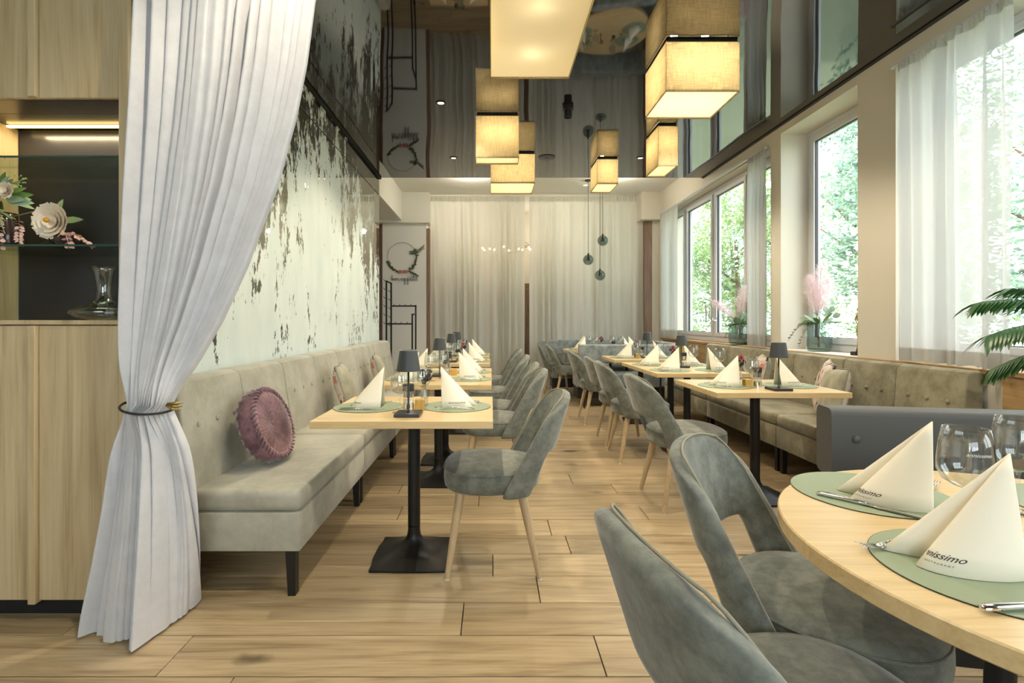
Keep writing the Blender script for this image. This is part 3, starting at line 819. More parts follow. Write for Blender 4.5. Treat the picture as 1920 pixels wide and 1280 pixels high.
# ---------------------------------------------------------------- chairs
def make_chair(label):
    t = thing('dining_chair', label, 'chair', (0, 0, 0), 0, 'grey green velvet dining chairs')
    # seat (faces +x)
    bm = B(); rings = []
    NS = 40
    for z, s in ((.383, .80), (.386, .93), (.40, .985), (.425, 1.0), (.455, 1.0), (.476, .985), (.490, .94), (.499, .80), (.505, .5), (.507, .2)):
        ring = []
        for k in range(NS):
            a = 2*PI*k/NS; c, s_ = math.cos(a), math.sin(a); ex = 2.9
            rr = 1/((abs(c)**ex+abs(s_)**ex)**(1/ex))
            x = rr*c; y = rr*s_
            hx = .235; hy = .242 if x > 0 else .242-.045*min(1, -x)
            ring.append(bm.verts.new((.02+x*hx*s, y*hy*s, z)))
        rings.append(ring)
    for a, b_ in zip(rings[:-1], rings[1:]):
        for k in range(NS): bm.faces.new((a[k], a[(k+1) % NS], b_[(k+1) % NS], b_[k]))
    bm.faces.new(list(reversed(rings[0]))); bm.faces.new(rings[-1])
    seat = obj('seat', bm, M['chair'], t, True)
    bm = B(); pts = []
    for k in range(NS):
        a = 2*PI*k/NS; c, s_ = math.cos(a), math.sin(a); ex = 2.9; rr = 1/((abs(c)**ex+abs(s_)**ex)**(1/ex)); x = rr*c; y = rr*s_
        hy = .242 if x > 0 else .242-.045*min(1, -x); pts.append((.02+x*.235*.988, y*hy*.988, .477))
    tube(bm, pts, .0035, 5, True); obj('piping', bm, M['chair'], seat, True)
    # backrest shell
    z0, z1 = .375, .84
    def sh(phi, v):          # phi -1..1, v 0..1
        q = max(0, (v-.74)/.26)
        bw = .243*(1-.14*v*v)
        cr = phi*phi*.030*q                                 # rounded top corners
        z = z0+(z1-z0)*v-cr
        vv = (z-z0)/(z1-z0)
        xs = -.02-.262*vv**1.0
        xr_ = -.215-.14*vv
        a = phi*(1-.42*q**2.2)*PI/2; c = max(0, math.cos(a))**.85; s_ = math.sin(a)
        return Vector((xs+(xr_-xs)*c, bw*s_, z))
    bm = B(); NU, NV = 24, 14
    vs = [[bm.verts.new(sh(-1+2*i/NU, j/NV)) for j in range(NV+1)] for i in range(NU+1)]
    for i in range(NU):
        for j in range(NV):
            ph = abs(-1+2*(i+.5)/NU); zv = z0+(z1-z0)*(j+.5)/NV
            if ph < .56 and zv < .575-.05*ph*0: continue
            bm.faces.new((vs[i][j], vs[i+1][j], vs[i+1][j+1], vs[i][j+1]))
    bmesh.ops.delete(bm, geom=[v for v in bm.verts if not v.link_faces], context='VERTS')
    back = obj('backrest', bm, M['chair'], t, True); subsurf(back, 1, .042, 0)
    bm = B(); pts = [sh(-1, j/16) for j in range(17)]+[sh(-1+2*i/24, 1) for i in range(1, 25)]+[sh(1, 1-j/16) for j in range(1, 17)]
    ctr = Vector((.0, 0, .6))
    prm = [(-1, j/16) for j in range(17)]+[(-1+2*i/24, 1) for i in range(1, 25)]+[(1, 1-j/16) for j in range(1, 17)]
    pp = []
    for p_, v_ in prm:
        a_ = max(-.97, min(.97, p_)); v2 = min(.985, v_)
        nn = (sh(a_+.02, v2)-sh(a_-.02, v2)).cross(sh(a_, v2)-sh(a_, v2-.03)).normalized()
        q_ = sh(a_, v2)
        if nn.dot(Vector((.05, 0, .6))-q_) < 0: nn = -nn
        pp.append(q_+nn*.0195)
    tube(bm, pp, .0035, 5); obj('piping', bm, M['piping'], back, True)
    for sx, sy in ((1, 1), (1, -1), (-1, 1), (-1, -1)):
        bm = B(); a = Vector((.165 if sx > 0 else -.12, .165*sy, .388)); e = Vector((.225 if sx > 0 else -.20, .215*sy, .006))
        tube(bm, [a, a.lerp(e, .5), e], [.0235, .018, .0125], 14); lg = obj('leg', bm, M['leg_wood'], t, True, angle=50)
        bm = B(); tube(bm, [e, e+Vector((0, 0, -.006))], .0125, 12); obj('floor_glide', bm, M['white'], lg)
    return t
ch0 = make_chair('')
used = [False]
def chair(x, y, deg, label, dz=0):
    if not used[0]:
        ch0.location = (x, y, 0); ch0.rotation_euler = (0, 0, math.radians(deg)); ch0['label'] = label; used[0] = True; return ch0
    return dup(ch0, (x, y, 0), math.radians(deg), label)
chair(.022, 2.54, 180, 'velvet chair nearest in the left row, whole in side view')
chair(.045, 3.72, 178, 'second velvet chair in the left row, just behind the nearest one')
chair(.035, 4.27, 180, 'third velvet chair in the left row counted from the front')
chair(.025, 5.20, 180, 'fourth velvet chair in the left row counted from the front')
chair(.020, 6.25, 180, 'last velvet chair at the far end of the left row')
chair(1.255, 3.34, 2, 'velvet chair at the nearest table of the right row')
chair(1.27, 4.42, 0, 'velvet chair at the near half of the long right table')
chair(1.28, 4.97, 0, 'velvet chair at the far half of the long right table')
chair(1.27, 6.0, 0, 'velvet chair at the third table of the right row')
chair(1.19, 7.72, -10, 'velvet chair at the far round table, hole in its back visible')
chair(1.13, 8.28, -32, 'velvet chair behind the other at the far round table')
chair(.86, 1.32, -37, 'large foreground velvet chair whose seat faces the round table')
chair(.565, .90, 8, 'velvet chair cropped by the bottom edge, closest to the camera')

# ---------------------------------------------------------------- benches
def bench_module(root, y0, y1, s, xf, xc_, xt, xb, ztop, mt, legs=(0, 1), nb=3, end=None):
    """s=+1 faces +x (left bench). coordinates in world relative to root at origin"""
    g = .004
    bm = B(); bx(bm, min(xf, xb), max(xf, xb), y0+g, y1-g, .195, .362, .008, 2); ba = obj('seat_base', bm, mt, root, True, angle=40)
    bm = B(); bx(bm, min(xf+.004*s, xb+.06*s), max(xf+.004*s, xb+.06*s), y0+g, y1-g, .364, .456, .03, 4); obj('seat_cushion', bm, mt, root, True, angle=60)
    # tilted back in two panels
    ym = (y0+y1)/2
    for a, b_ in ((y0+g, ym-.0015), (ym+.0015, y1-g)):
        bm = B()
        lo = [(xc_, .40), (xt, ztop-.04), (xt-.012*s, ztop-.012), (xt-.04*s, ztop), (xb+.012*s, ztop), (xb, ztop-.012), (xb, .40)]
        A, Bv = prism(bm, lo, a, b_)
        es = [e for e in bm.edges if abs(e.verts[0].co.y-e.verts[1].co.y) < 1e-6 and e.verts[0].co.x*s > (xb+.02*s)*s]
        bmesh.ops.bevel(bm, geom=es, offset=.010, segments=3, profile=.5, affect='EDGES', clamp_overlap=True)
        p = obj('back_panel', bm, mt, root, True, angle=40)
        for k in range(nb):
            yy = a+(b_-a)*(k+.75)/(nb+.5); f = .66; xx = xc_+(xt-xc_)*(f*1.0); zz = .40+(ztop-.44)*f
            bm = B(); bmesh.ops.create_uvsphere(bm, u_segments=12, v_segments=8, radius=.0135, matrix=Matrix.Translation((xx+.002*s, yy, zz))@Matrix.Diagonal((.45, 1, 1, 1)))
            obj('button', bm, mt, p, True)
    for e in legs:
        y = y0+.035 if e == 0 else y1-.035
        for x in (xf-.045*s, xb+.09*s):
            bm = B(); A, Bv = prism(bm, [(x-.022, .0), (x+.010, .0), (x+.022, .196), (x-.022, .196)] if s < 0 else [(x-.010, 0), (x+.022, 0), (x+.022, .196), (x-.022, .196)], y-.02, y+.02)
            obj('leg', bm, M['leg_black'], root)
mods = [2.17, 3.29, 4.44, 5.57, 6.73]
names = ['nearest the camera, under the purple cushion', 'second from the camera', 'third from the camera, behind the floral cushion', 'farthest, beside the coat rack']
for i in range(4):
    t = thing('banquette_bench', 'sage velvet bench section along the mirrored wall, '+names[i], 'bench', (0, 0, 0), 0, 'sage banquette along the mirrored wall')
    bench_module(t, mods[i], mods[i+1], 1, -.822, -1.275, -1.35, -1.49, .925, M['bench'])
mods = [2.94, 3.98, 5.27, 6.54]
names = ['nearest, cut off by the grey leather backrest', 'middle section behind the nearest right table', 'far section by the long table']
for i in range(3):
    t = thing('banquette_bench', 'taupe velvet buttoned bench under the windows, '+names[i], 'bench', (0, 0, 0), 0, 'taupe banquette under the windows')
    bench_module(t, mods[i], mods[i+1], -1, 2.235, 2.73, 2.765, 2.855, .893, M['bench_r'])

def sweep_path(pts, n=8):
    return pts
def arcpath(corners, rads, seg=8):
    out = []
    P = [Vector(c) for c in corners]
    out.append(P[0])
    for i in range(1, len(P)-1):
        a = (P[i-1]-P[i]).normalized(); b_ = (P[i+1]-P[i]).normalized(); r = rads[i-1]
        p0 = P[i]+a*r; p2 = P[i]+b_*r
        for k in range(seg+1):
            t = k/seg; out.append((1-t)**2*p0+2*(1-t)*t*P[i]+t*t*p2)
    out.append(P[-1]); return out
def sweep(bm, path, prof, rev=1):
    """prof: list of (offset to the inside, z)"""
    rings = []
    n = len(path)
    for i, p in enumerate(path):
        t = (path[min(i+1, n-1)]-path[max(i-1, 0)]).normalized(); nn = Vector((t.y, -t.x))*rev
        rings.append([bm.verts.new((p.x+nn.x*o, p.y+nn.y*o, z)) for o, z in prof])
    m = len(prof)
    for a, b_ in zip(rings[:-1], rings[1:]):
        for k in range(m): bm.faces.new((a[k], a[(k+1) % m], b_[(k+1) % m], b_[k]))
    e1, e2 = bm.faces.new(rings[0]), bm.faces.new(list(reversed(rings[-1])))
def roundprof(o0, o1, z0, z1, r, seg=4):
    pr = []
    for (cx, cz, a0) in ((o1-r, z1-r, 0), (o0+r, z1-r, PI/2), (o0+r, z0+r, PI), (o1-r, z0+r, 1.5*PI)):
        for k in range(seg+1):
            a = a0+PI/2*k/seg; pr.append((cx+r*math.cos(a), cz+r*math.sin(a)))
    return pr
def booth(label, path, mt, rev, buttons=(), seat=(.14, .62), zt=.865, zb=.615, legs=()):
    t = thing('curved_booth', label, 'booth')
    bm = B(); sweep(bm, path, roundprof(0, .12, zb, zt, .025), rev); bk = obj('backrest', bm, mt, t, True, angle=50)
    bm = B(); sweep(bm, path, roundprof(seat[0], seat[1], .27, .455, .03), rev); obj('seat', bm, mt, t, True, angle=50)
    bm = B(); sweep(bm, path, [(seat[0]+.05, .12), (seat[1]-.08, .12), (seat[1]-.08, .268), (seat[0]+.05, .268)], rev); obj('plinth', bm, M['leg_black'], t)
    for p in legs:
        bm = B(); bx(bm, p[0]-.012, p[0]+.012, p[1]-.006, p[1]+.006, .0, zb+.03, .002, 1); obj('support_post', bm, M['satin'], t)
    for c in buttons:
        bm = B(); bmesh.ops.create_uvsphere(bm, u_segments=16, v_segments=10, radius=.0145, matrix=Matrix.Translation(c)@Matrix.Diagonal((1, .5, 1, 1))); obj('button', bm, mt, bk, True)
    return t
pth = arcpath([(.99, 8.66), (2.70, 8.62), (2.70, 6.78), (1.185, 6.80)], [.4, .5])
booth('pale blue grey velvet booth curving around the far round table', pth, M['booth'], 1, legs=[(1.05, 8.60), (1.26, 6.86), (2.3, 6.88)])
pth = arcpath([(1.265, 1.97), (2.45, 1.76), (2.60, 1.1)], [.3])
booth('grey leather booth backrest behind the foreground round table', pth, M['leather'], 1, buttons=[(1.325, 1.836, .756)], seat=(.14, .45), legs=[(1.30, 1.90)])

# ---------------------------------------------------------------- table settings
NB = [(-.07, -.055), (-.03, -.068), (.02, -.07), (.06, -.058), (.082, -.035), (.075, -.018), (.052, -.004), (.066, .010), (.10, .026), (.095, .042), (.04, .05), (-.02, .055), (-.07, .048)]
AP = Vector((-.078, -.004, .20))
def nb_at(u):
    t = max(0, min(.99999, u))*(len(NB)-1); i = int(t); f = t-i
    p = [Vector(NB[max(0, min(len(NB)-1, j))]) for j in (i-1, i, i+1, i+2)]
    return .5*((2*p[1])+(p[2]-p[0])*f+(2*p[0]-5*p[1]+4*p[2]-p[3])*f*f+(3*p[1]-p[0]-3*p[2]+p[3])*f**3)
def nap(u, v, mir=1):
    b_ = nb_at(u); base = Vector((b_.x, b_.y*mir, 0.001)); a = Vector((AP.x, AP.y*mir, AP.z))
    return base.lerp(a, v)
def text_mesh(s, size, shear=.35):
    cu = bpy.data.curves.new('t', 'FONT'); cu.body = s; cu.size = size; cu.shear = shear; cu.resolution_u = 3
    o = bpy.data.objects.new('t', cu); COL.objects.link(o)
    dg = bpy.context.evaluated_depsgraph_get(); dg.update()
    me = bpy.data.meshes.new_from_object(o.evaluated_get(dg)); bpy.data.objects.remove(o)
    return me
tm1 = text_mesh('annissimo', .016); tm2 = text_mesh('R E S T A U R A N T', .0042, 0)
def nap_text(mir, parent):
    bm = B()
    bm.from_mesh(tm1); n1 = len(bm.verts); bm.from_mesh(tm2); bm.verts.ensure_lookup_table()
    for i, v in enumerate(bm.verts):
        x, y = v.co.x, v.co.y
        if i >= n1: x += .018; y -= .009
        # along the rounded lobe, reading from crease towards the straight edge; mirrored lobe reads left to right
        u = (4.6-x*34/1.0)/12 if mir < 0 else (1.0+x*34)/12
        p = nap(u, .10+y/.215, mir); e = nap(u+.01, .10, mir)-nap(u-.01, .10, mir); nn = e.cross(AP-p).normalized()
        if nn.dot(Vector((.0, -1 if mir > 0 else 1, .2))) < 0: nn = -nn
        v.co = p+nn*.0016
    return obj('logo_print', bm, M['ink'], parent)
def make_napkin(mir):
    t = thing('folded_napkin', '', 'napkin', (0, 0, 0), 0)
    bm = B(); grid(bm, lambda u, v: nap(u, v*.995, mir), 48, 6); o = obj('cloth', bm, M['napkin'], t, True, angle=60); subsurf(o, 0, .0016, 0)
    nap_text(mir, o)
    return t
nap_p = {1: make_napkin(1), -1: make_napkin(-1)}
def make_mat():
    t = thing('placemat', '', 'placemat', (0, 0, 0))
    bm = B(); lathe(bm, [(0, .0026), (.173, .0026), (.1745, .002)], 64); obj('surface', bm, M['mat'], t)
    bm = B(); lathe(bm, [(0, 0), (.1755, 0), (.1755, .0018), (.1740, .0019), (0, .0019)], 64); obj('backing', bm, M['mat_edge'], t)
    return t
mat_p = make_mat()
def flatbar(bm, pts):       # pts: (x, halfwidth, z, thickness)
    rings = []
    for x, w, z, h in pts:
        rings.append([bm.verts.new((x, -w, z)), bm.verts.new((x, -w*.5, z+h)), bm.verts.new((x, w*.5, z+h)), bm.verts.new((x, w, z)), bm.verts.new((x, 0, z-h*.4))])
    for a, b_ in zip(rings[:-1], rings[1:]):
        for k in range(5): bm.faces.new((a[k], a[(k+1) % 5], b_[(k+1) % 5], b_[k]))
    bm.faces.new(rings[0]); bm.faces.new(list(reversed(rings[-1])))
def make_knife():
    t = thing('table_knife', '', 'knife')
    bm = B(); flatbar(bm, [(.112, .003, .003, .002), (.108, .0085, .003, .005), (.09, .0085, .003, .007), (.03, .0065, .004, .006), (.008, .006, .004, .005)]); obj('handle', bm, M['chrome'], t, True)
    bm = B(); flatbar(bm, [(.0078, .0055, .0035, .003), (-.02, .009, .003, .0015), (-.07, .009, .003, .0012), (-.1, .006, .003, .001), (-.115, .0008, .003, .0008)]); obj('blade', bm, M['chrome'], t, True)
    return t
def make_fork():
    t = thing('table_fork', '', 'fork')
    bm = B(); flatbar(bm, [(.1, .003, .003, .002), (.095, .0075, .003, .003), (.06, .0055, .005, .003), (-.02, .0028, .012, .0025), (-.04, .0035, .010, .002)]); obj('handle', bm, M['chrome'], t, True)
    bm = B(); flatbar(bm, [(-.0395, .0035, .010, .002), (-.05, .011, .006, .0015), (-.06, .011, .005, .0012)])
    for k in range(4): flatbar(bm, [(-.06+.0005, .0016, .005, .0012), (-.08, .0014, .006, .0012), (-.1, .0008, .011, .0008)][0:3]); [setattr(v.co, 'y', v.co.y+(-.0085+.0057*k)) for v in list(bm.verts)[-15:]]
    obj('tines', bm, M['chrome'], t, True)
    return t
def make_glass():
    t = thing('wine_glass', '', 'wine glass')
    bm = B(); out_ = [(.006, .088), (.022, .094), (.038, .104), (.0455, .122), (.0455, .14), (.042, .175), (.037, .205)]
    lathe(bm, out_+[(r-.0012, z) for r, z in reversed(out_)], 32); obj('bowl', bm, M['crystal'], t, True)
    bm = B(); lathe(bm, [(.0065, .0885), (.0042, .08), (.0035, .05), (.0042, .015), (.008, .006)], 14); obj('stem', bm, M['crystal'], t, True)
    bm = B(); lathe(bm, [(0, .0), (.036, .0), (.036, .0015), (.012, .0045), (.0085, .006), (0, .0062)], 28); obj('foot', bm, M['crystal'], t, True)
    return t
knife_p, fork_p, glass_p = make_knife(), make_fork(), make_glass()
protos = [mat_p, knife_p, fork_p, glass_p, nap_p[1], nap_p[-1]]
def setting(x, y, deg, where, mir, gl=None, nap_pos=None, nap_deg=None, knife=True, group='place settings'):
    a = math.radians(deg); c, s = math.cos(a), math.sin(a)
    def W_(lx, ly): return (x+c*lx-s*ly, y+s*lx+c*ly)
    z = TZ+.0002
    dup(mat_p, (x, y, z), a, 'round sage placemat '+where, 'sage placemats')
    zz = z+.0028
    p = W_(0, 0) if nap_pos is None else nap_pos
    dup(nap_p[mir], (p[0], p[1], zz), a if nap_deg is None else math.radians(nap_deg), 'cream folded napkin '+where, 'folded cream napkins')
    if knife:
        q = W_(.012, .098); dup(knife_p, (q[0], q[1], zz), a+.02, 'steel table knife '+where, 'table knives')
        q = W_(.0, -.105); dup(fork_p, (q[0], q[1], zz), a-.05, 'steel fork '+where, 'table forks')
    if gl:
        q = W_(*gl); dup(glass_p, (q[0], q[1], z), a, 'stemmed wine glass '+where, 'wine glasses')
G1, G2 = (-.17, .17), (-.20, .0)
setting(-.62, 2.57, 180, 'on the bench side of the nearest left table', -1, (-.185, .155))
setting(-.178, 2.585, 0, 'on the chair side of the nearest left table', 1, (-.185, .04))
for nm, ya, lab in (('n', 3.80, 'near half of the long left table'), ('f', 4.33, 'far half of the long left table'), ('3', 5.47, 'third left table'), ('4', 6.48, 'last left table')):
    setting(-.62, ya, 180, 'on the bench side of the '+lab, -1, (-.18, .12))
    setting(-.165, ya, 0, 'on the chair side of the '+lab, 1, (-.20, .05))
setting(1.575, 3.40, 180, 'on the chair side of the nearest right table', -1, (-.12, .10))
setting(2.00, 3.42, 0, 'on the bench side of the nearest right table', 1, None)
for ya, lab in ((4.47, 'near half of the long right table'), (5.02, 'far half of the long right table'), (5.98, 'third right table')):
    setting(1.575, ya, 180, 'on the chair side of the '+lab, -1, (-.11, .14) if ya > 5.5 else None)
    setting(1.985, ya, 0, 'on the bench side of the '+lab, 1, (-.06, -.2))
# far round table
for k, (dg_, lab) in enumerate(((196, 'at the front left of the far round table'), (150, 'at the back left of the far round table'), (-22, 'at the front right of the far round table'), (28, 'at the back right of the far round table'))):
    a = math.radians(dg_); setting(T0[0]+.42*math.cos(a), T0[1]+.42*math.sin(a), dg_, lab, -1 if k < 2 else 1, (-.2, .1), knife=True)
# foreground round table
setting(.962, 1.285, 132, 'left of the foreground round table', -1, None, (.962, 1.222), 150, knife=False)
setting(.875, .885, 192, 'closest to the camera on the round table', -1, None, (.840, .912), 170, knife=False)
def place(proto_, x, y, deg, lab, grp, z=TZ+.003): return dup(proto_, (x, y, z), math.radians(deg), lab, grp)
place(knife_p, .885, 1.182, 129, 'steel table knife lying along the front rim of the left placemat', 'table knives')
place(fork_p, 1.10, 1.285, 216, 'steel fork whose tines show right of the left foreground napkin', 'table forks')
place(fork_p, .795, .975, 8, 'steel fork on the closest placemat, tip left of the napkin', 'table forks')
place(knife_p, .845, .765, 183, 'steel table knife at the bottom right of the closest placemat', 'table knives')
place(mat_p, 1.42, 1.18, 0, 'round sage placemat half hidden behind the right foreground glasses', 'sage placemats', TZ+.0002)
g1 = place(glass_p, .974, 1.04, 0, 'large wine glass between the two foreground napkins', 'wine glasses', TZ+.0002)
g2 = place(glass_p, 1.20, 1.155, 0, 'large wine glass at the right edge behind the closest napkin', 'wine glasses', TZ+.0002)
for g in (g1, g2):
    g.scale = (1.03, 1.03, 1.06)
    bm = B(); bm.from_mesh(tm1)
    for v in bm.verts:
        a = -PI/2-.75+v.co.x*.6/.0405; zz = .158+v.co.y*.6; v.co = Vector((.0447*math.cos(a), .0447*math.sin(a), zz))
    obj('etched_logo', bm, M['white_ink'], g)
for p_ in protos:
    for ch in list(p_.children):
        for gch in list(ch.children): bpy.data.objects.remove(gch)
        bpy.data.objects.remove(ch)
    bpy.data.objects.remove(p_)

# table lamps, grinders, cubes, bud vases
def make_lamp():
    t = thing('table_lamp', '', 'table lamp')
    bm = B(); bx(bm, -.058, .058, -.058, .058, 0, .016, .002, 1); obj('base', bm, M['satin'], t)
    bm = B(); lathe(bm, [(.0, .016), (.009, .016), (.0045, .022), (.0045, .24), (0, .24)], 12); obj('pole', bm, M['satin'], t, True)
    bm = B(); lathe(bm, [(.055, .205), (.0405, .300), (.039, .300), (.0535, .2055)], 40); lathe(bm, [(0, .292), (.039, .292), (.039, .296), (0, .296)], 30); obj('lamp_shade', bm, M['shade_dk'], t, True, angle=40)
    bm = B(); lathe(bm, [(.0385, .3012), (.0412, .3012), (.0412, .3002), (.0385, .3002)], 40, closed=True); obj('top_rim', bm, M['led_rim'], t)
    return t
M['shade_dk'] = plain('anthracite shade', S(68, 70, 71), .5, .2); M['led_rim'] = plain('pale rim', S(240, 236, 220), .5)
def make_grinder():
    t = thing('spice_grinder', '', 'grinder')
    bm = B(); lathe(bm, [(0, .094), (.0265, .094), (.0275, .097), (.0275, .124), (.025, .128), (0, .128)], 28); obj('cap', bm, M['ink'], t, True, angle=40)
    bm = B(); lathe(bm, [(0, .064), (.0262, .064), (.0262, .0935), (0, .0935)], 28); obj('steel_collar', bm, M['chrome'], t, True, angle=40)
    bm = B(); lathe(bm, [(0, 0), (.0262, 0), (.0262, .034), (0, .034)], 28); obj('steel_foot', bm, M['chrome'], t, True, angle=40)
    bm = B(); lathe(bm, [(.025, .0342), (.025, .0638)], 28); obj('glass_window', bm, M['crystal'], t, True)
    bm = B(); lathe(bm, [(0, .035), (.02, .035), (.02, .05), (0, .05)], 16); obj('salt', bm, M['napkin'], t)
    return t
def make_cube():
    t = thing('wooden_cube', '', 'table number')
    bm = B(); bx(bm, -.024, .024, -.024, .024, 0, .05, .002, 1); c = obj('block', bm, M['cube'], t)
    bm = B()
    for k in range(3):
        for zz in (.0145+.012*k,):
            bx(bm, .0242, .0248, -.010, .010, zz, zz+.0022); bx(bm, .0242, .0248, -.010+.008*(k % 2), -.007+.008*(k % 2), zz+.002, zz+.008)
            bx(bm, -.0248, -.0242, -.010, .010, zz, zz+.0022); bx(bm, -.0248, -.0242, -.010+.008*(k % 2), -.007+.008*(k % 2), zz+.002, zz+.008)
    obj('printed_mark', bm, M['ink'], t)
    return t
M['cube'] = wood('light cube wood', S(216, 178, 96), S(202, 160, 80), S(184, 140, 64), axis=2, scale=4, knots=False, rough=.5, plankvar=.02)
def make_bud(flower):
    t = thing('bud_vase', '', 'bud vase'); rnd = random.Random(5)
    bm = B(); o_ = [(.016, .001), (.0185, .004), (.0185, .05), (.010, .072), (.009, .1), (.011, .105)]; lathe(bm, [(0, .001)]+o_+[(r-.0015, z) for r, z in reversed(o_)], 20); obj('glass', bm, M['crystal'], t, True)
    bs, bl = B(), B(); tube(bs, [(0, 0, .02), (.004, 0, .1), (.01, 0, .16)], .0018, 5)
    for k in range(9):
        d = rdir(rnd, .1); leaf(bl, Vector((.006, 0, .11+.008*k)), d, Vector((0, -1, .5)), .035, .028)
    obj('stem', bs, M['stem'], t); obj('leaves', bl, M['leaf_black'], t, True)
    if flower:
        bf = B(); c = Vector((.0, -.008, .175))
        for ring in range(3):
            for k in range(8):
                a = 2*PI*(k+.5*ring)/8; leaf(bf, c, (math.cos(a), -.5*ring-.2, math.sin(a)*.8+.3), (0, -.7, .7), .032-.006*ring, .02, -.2)
        obj('blossom', bf, M['pink'], t, True)
    return t
lamp_p, grd_p, cub_p, bud_p, bud2_p = make_lamp(), make_grinder(), make_cube(), make_bud(False), make_bud(True)
def deco(lamp, grinder, cube, bud, where, flower=False, glass=None):
    z = TZ+.0002
    if lamp: dup(lamp_p, (lamp[0], lamp[1], z), 0, 'small anthracite cordless lamp '+where, 'table lamps')
    if grinder: dup(grd_p, (*grinder, z), 0, 'steel and black spice grinder '+where, 'spice grinders')
    if cube: dup(cub_p, (*cube, z), .12, 'small light wooden cube '+where, 'wooden cubes')
    if bud: dup(bud2_p if flower else bud_p, (*bud, z), 0, ('slim glass vase with a dusty pink blossom ' if flower else 'slim glass vase with dark leaves ')+where, 'bud vases')
deco((-.382, 2.34), (-.405, 2.48), (-.352, 2.50), (-.345, 2.62), 'on the nearest left table')
deco((-.405, 3.98), (-.36, 4.06), (-.30, 4.08), (-.36, 4.16), 'on the long left table')
deco((-.42, 5.36), (-.36, 5.5), (-.33, 5.44), (-.31, 5.58), 'on the third left table', True)
deco((-.42, 6.21), (-.42, 6.66), None, (-.35, 6.6), 'on the last left table')
deco((1.81, 3.19), (1.765, 3.36), (1.70, 3.36), (1.745, 3.55), 'on the nearest right table', True)
deco((1.78, 4.74), (1.87, 4.92), (1.76, 4.9), (1.72, 4.82), 'on the long right table', True)
deco((1.82, 5.92), (1.80, 6.06), (1.715, 5.97), (1.73, 6.08), 'on the third right table', True)
deco(None, (T0[0]+.1, T0[1]-.1), None, (T0[0]-.08, T0[1]-.05), 'at the centre of the far round table', True)
# a brass bottle cooler behind the lamp on the long right table
t = thing('bottle_cooler', 'tall brass coloured cylinder behind the lamp on the long right table', 'cooler', (1.93, 5.13, TZ+.0002))
bm = B(); lathe(bm, [(0, 0), (.045, 0), (.045, .2), (.042, .2), (.042, .01), (0, .01)], 28); obj('body', bm, M['brass'], t, True, angle=40)
bm = B(); lathe(bm, [(.0465, .19), (.0465, .202), (.0415, .202), (.0415, .2005), (.0455, .19)], 28); obj('rim', bm, M['brass'], t, True)
for p_ in (lamp_p, grd_p, cub_p, bud_p, bud2_p):
    for ch in list(p_.children): bpy.data.objects.remove(ch)
    bpy.data.objects.remove(p_)

# ---------------------------------------------------------------- ceiling lamps
def box_lamp(label, x, y, sx, sy, h, grp='square linen ceiling lamps', bh=.62):
    t = thing('ceiling_lamp', label, 'ceiling lamp', (x+sx/2, y+sy/2, 0), 0, grp)
    z1 = ZC-.022; z0 = z1-h; a, c = sx/2, sy/2; th = .002
    bm = B()
    bx(bm, -a, a, -c, -c+th, z0, z1); bx(bm, -a, a, c-th, c, z0, z1); bx(bm, -a, -a+th, -c+th, c-th, z0, z1); bx(bm, a-th, a, -c+th, c-th, z0, z1)
    obj('lamp_shade', bm, M['shade'], t)
    bm = B(); bx(bm, -a+th, a-th, -c+th, c-th, z0+.012, z0+.014); obj('diffuser', bm, M['diffuser'], t)
    bm = B(); bx(bm, -a+.01, a-.01, -c+.01, c-.01, z1+.004, ZC-.001); 
    for ux in (-.7, .7): tube(bm, [(a*ux, -c+.01, z1-.03), (a*ux, -c+.01, z1+.006)], .003, 5); tube(bm, [(a*ux, c-.01, z1-.03), (a*ux, c-.01, z1+.006)], .003, 5)
    obj('mounting_plate', bm, M['black'], t)
    r_ = .0025; bm = B()
    for zz in (z0, z1):
        for p, q in (((-a, -c), (a, -c)), ((a, -c), (a, c)), ((a, c), (-a, c)), ((-a, c), (-a, -c))): tube(bm, [(p[0], p[1], zz), (q[0], q[1], zz)], r_, 4)
    obj('edge_tape', bm, M['brass'], t)
    n_ = 2
    for k in range(n_):
        fx = (-.45, .45)[k] if sx >= sy else 0; fy = (-.45, .45)[k] if sy > sx else 0
        point_light('lamp_bulb', (x+sx/2+a*fx, y+sy/2+c*fy, z0+h*bh), LAMP_W*(.5 if min(sx, sy) < .3 else 1), (1, .86, .66), .025)
    return t
LAMP_W = 8.5
K = 1.943
def lamp_px(label, x0, x1, ygap, hyb, depth):
    Y = K*F/(VY-ygap); h = (hyb-ygap)*Y/F
    box_lamp(label, PX(x0, Y), Y, (x1-x0)*Y/F, depth, h-.02)
lamp_px('large square linen lamp at the upper right, fully lit from below', 1249, 1387, 72, 171, .47)
lamp_px('flat linen lamp left of the centre, partly before another', 892, 973, 212.5, 295.3, .2)
lamp_px('square linen lamp half hidden behind the flat one', 920, 1003, 284.8, 343, .5)
lamp_px('narrow linen lamp right, just beneath the largest one', 1234, 1271, 232, 310.6, .39)
lamp_px('narrow linen lamp near the hanging glass balls', 1120, 1159, 295, 344.5, .42)
Yf = (K-.39)*F/(VY-147)
box_lamp('large linen lamp at the top centre, seen from directly below', PX(920, Yf), Yf-1.0, .5, 1.0, .37, bh=.3)

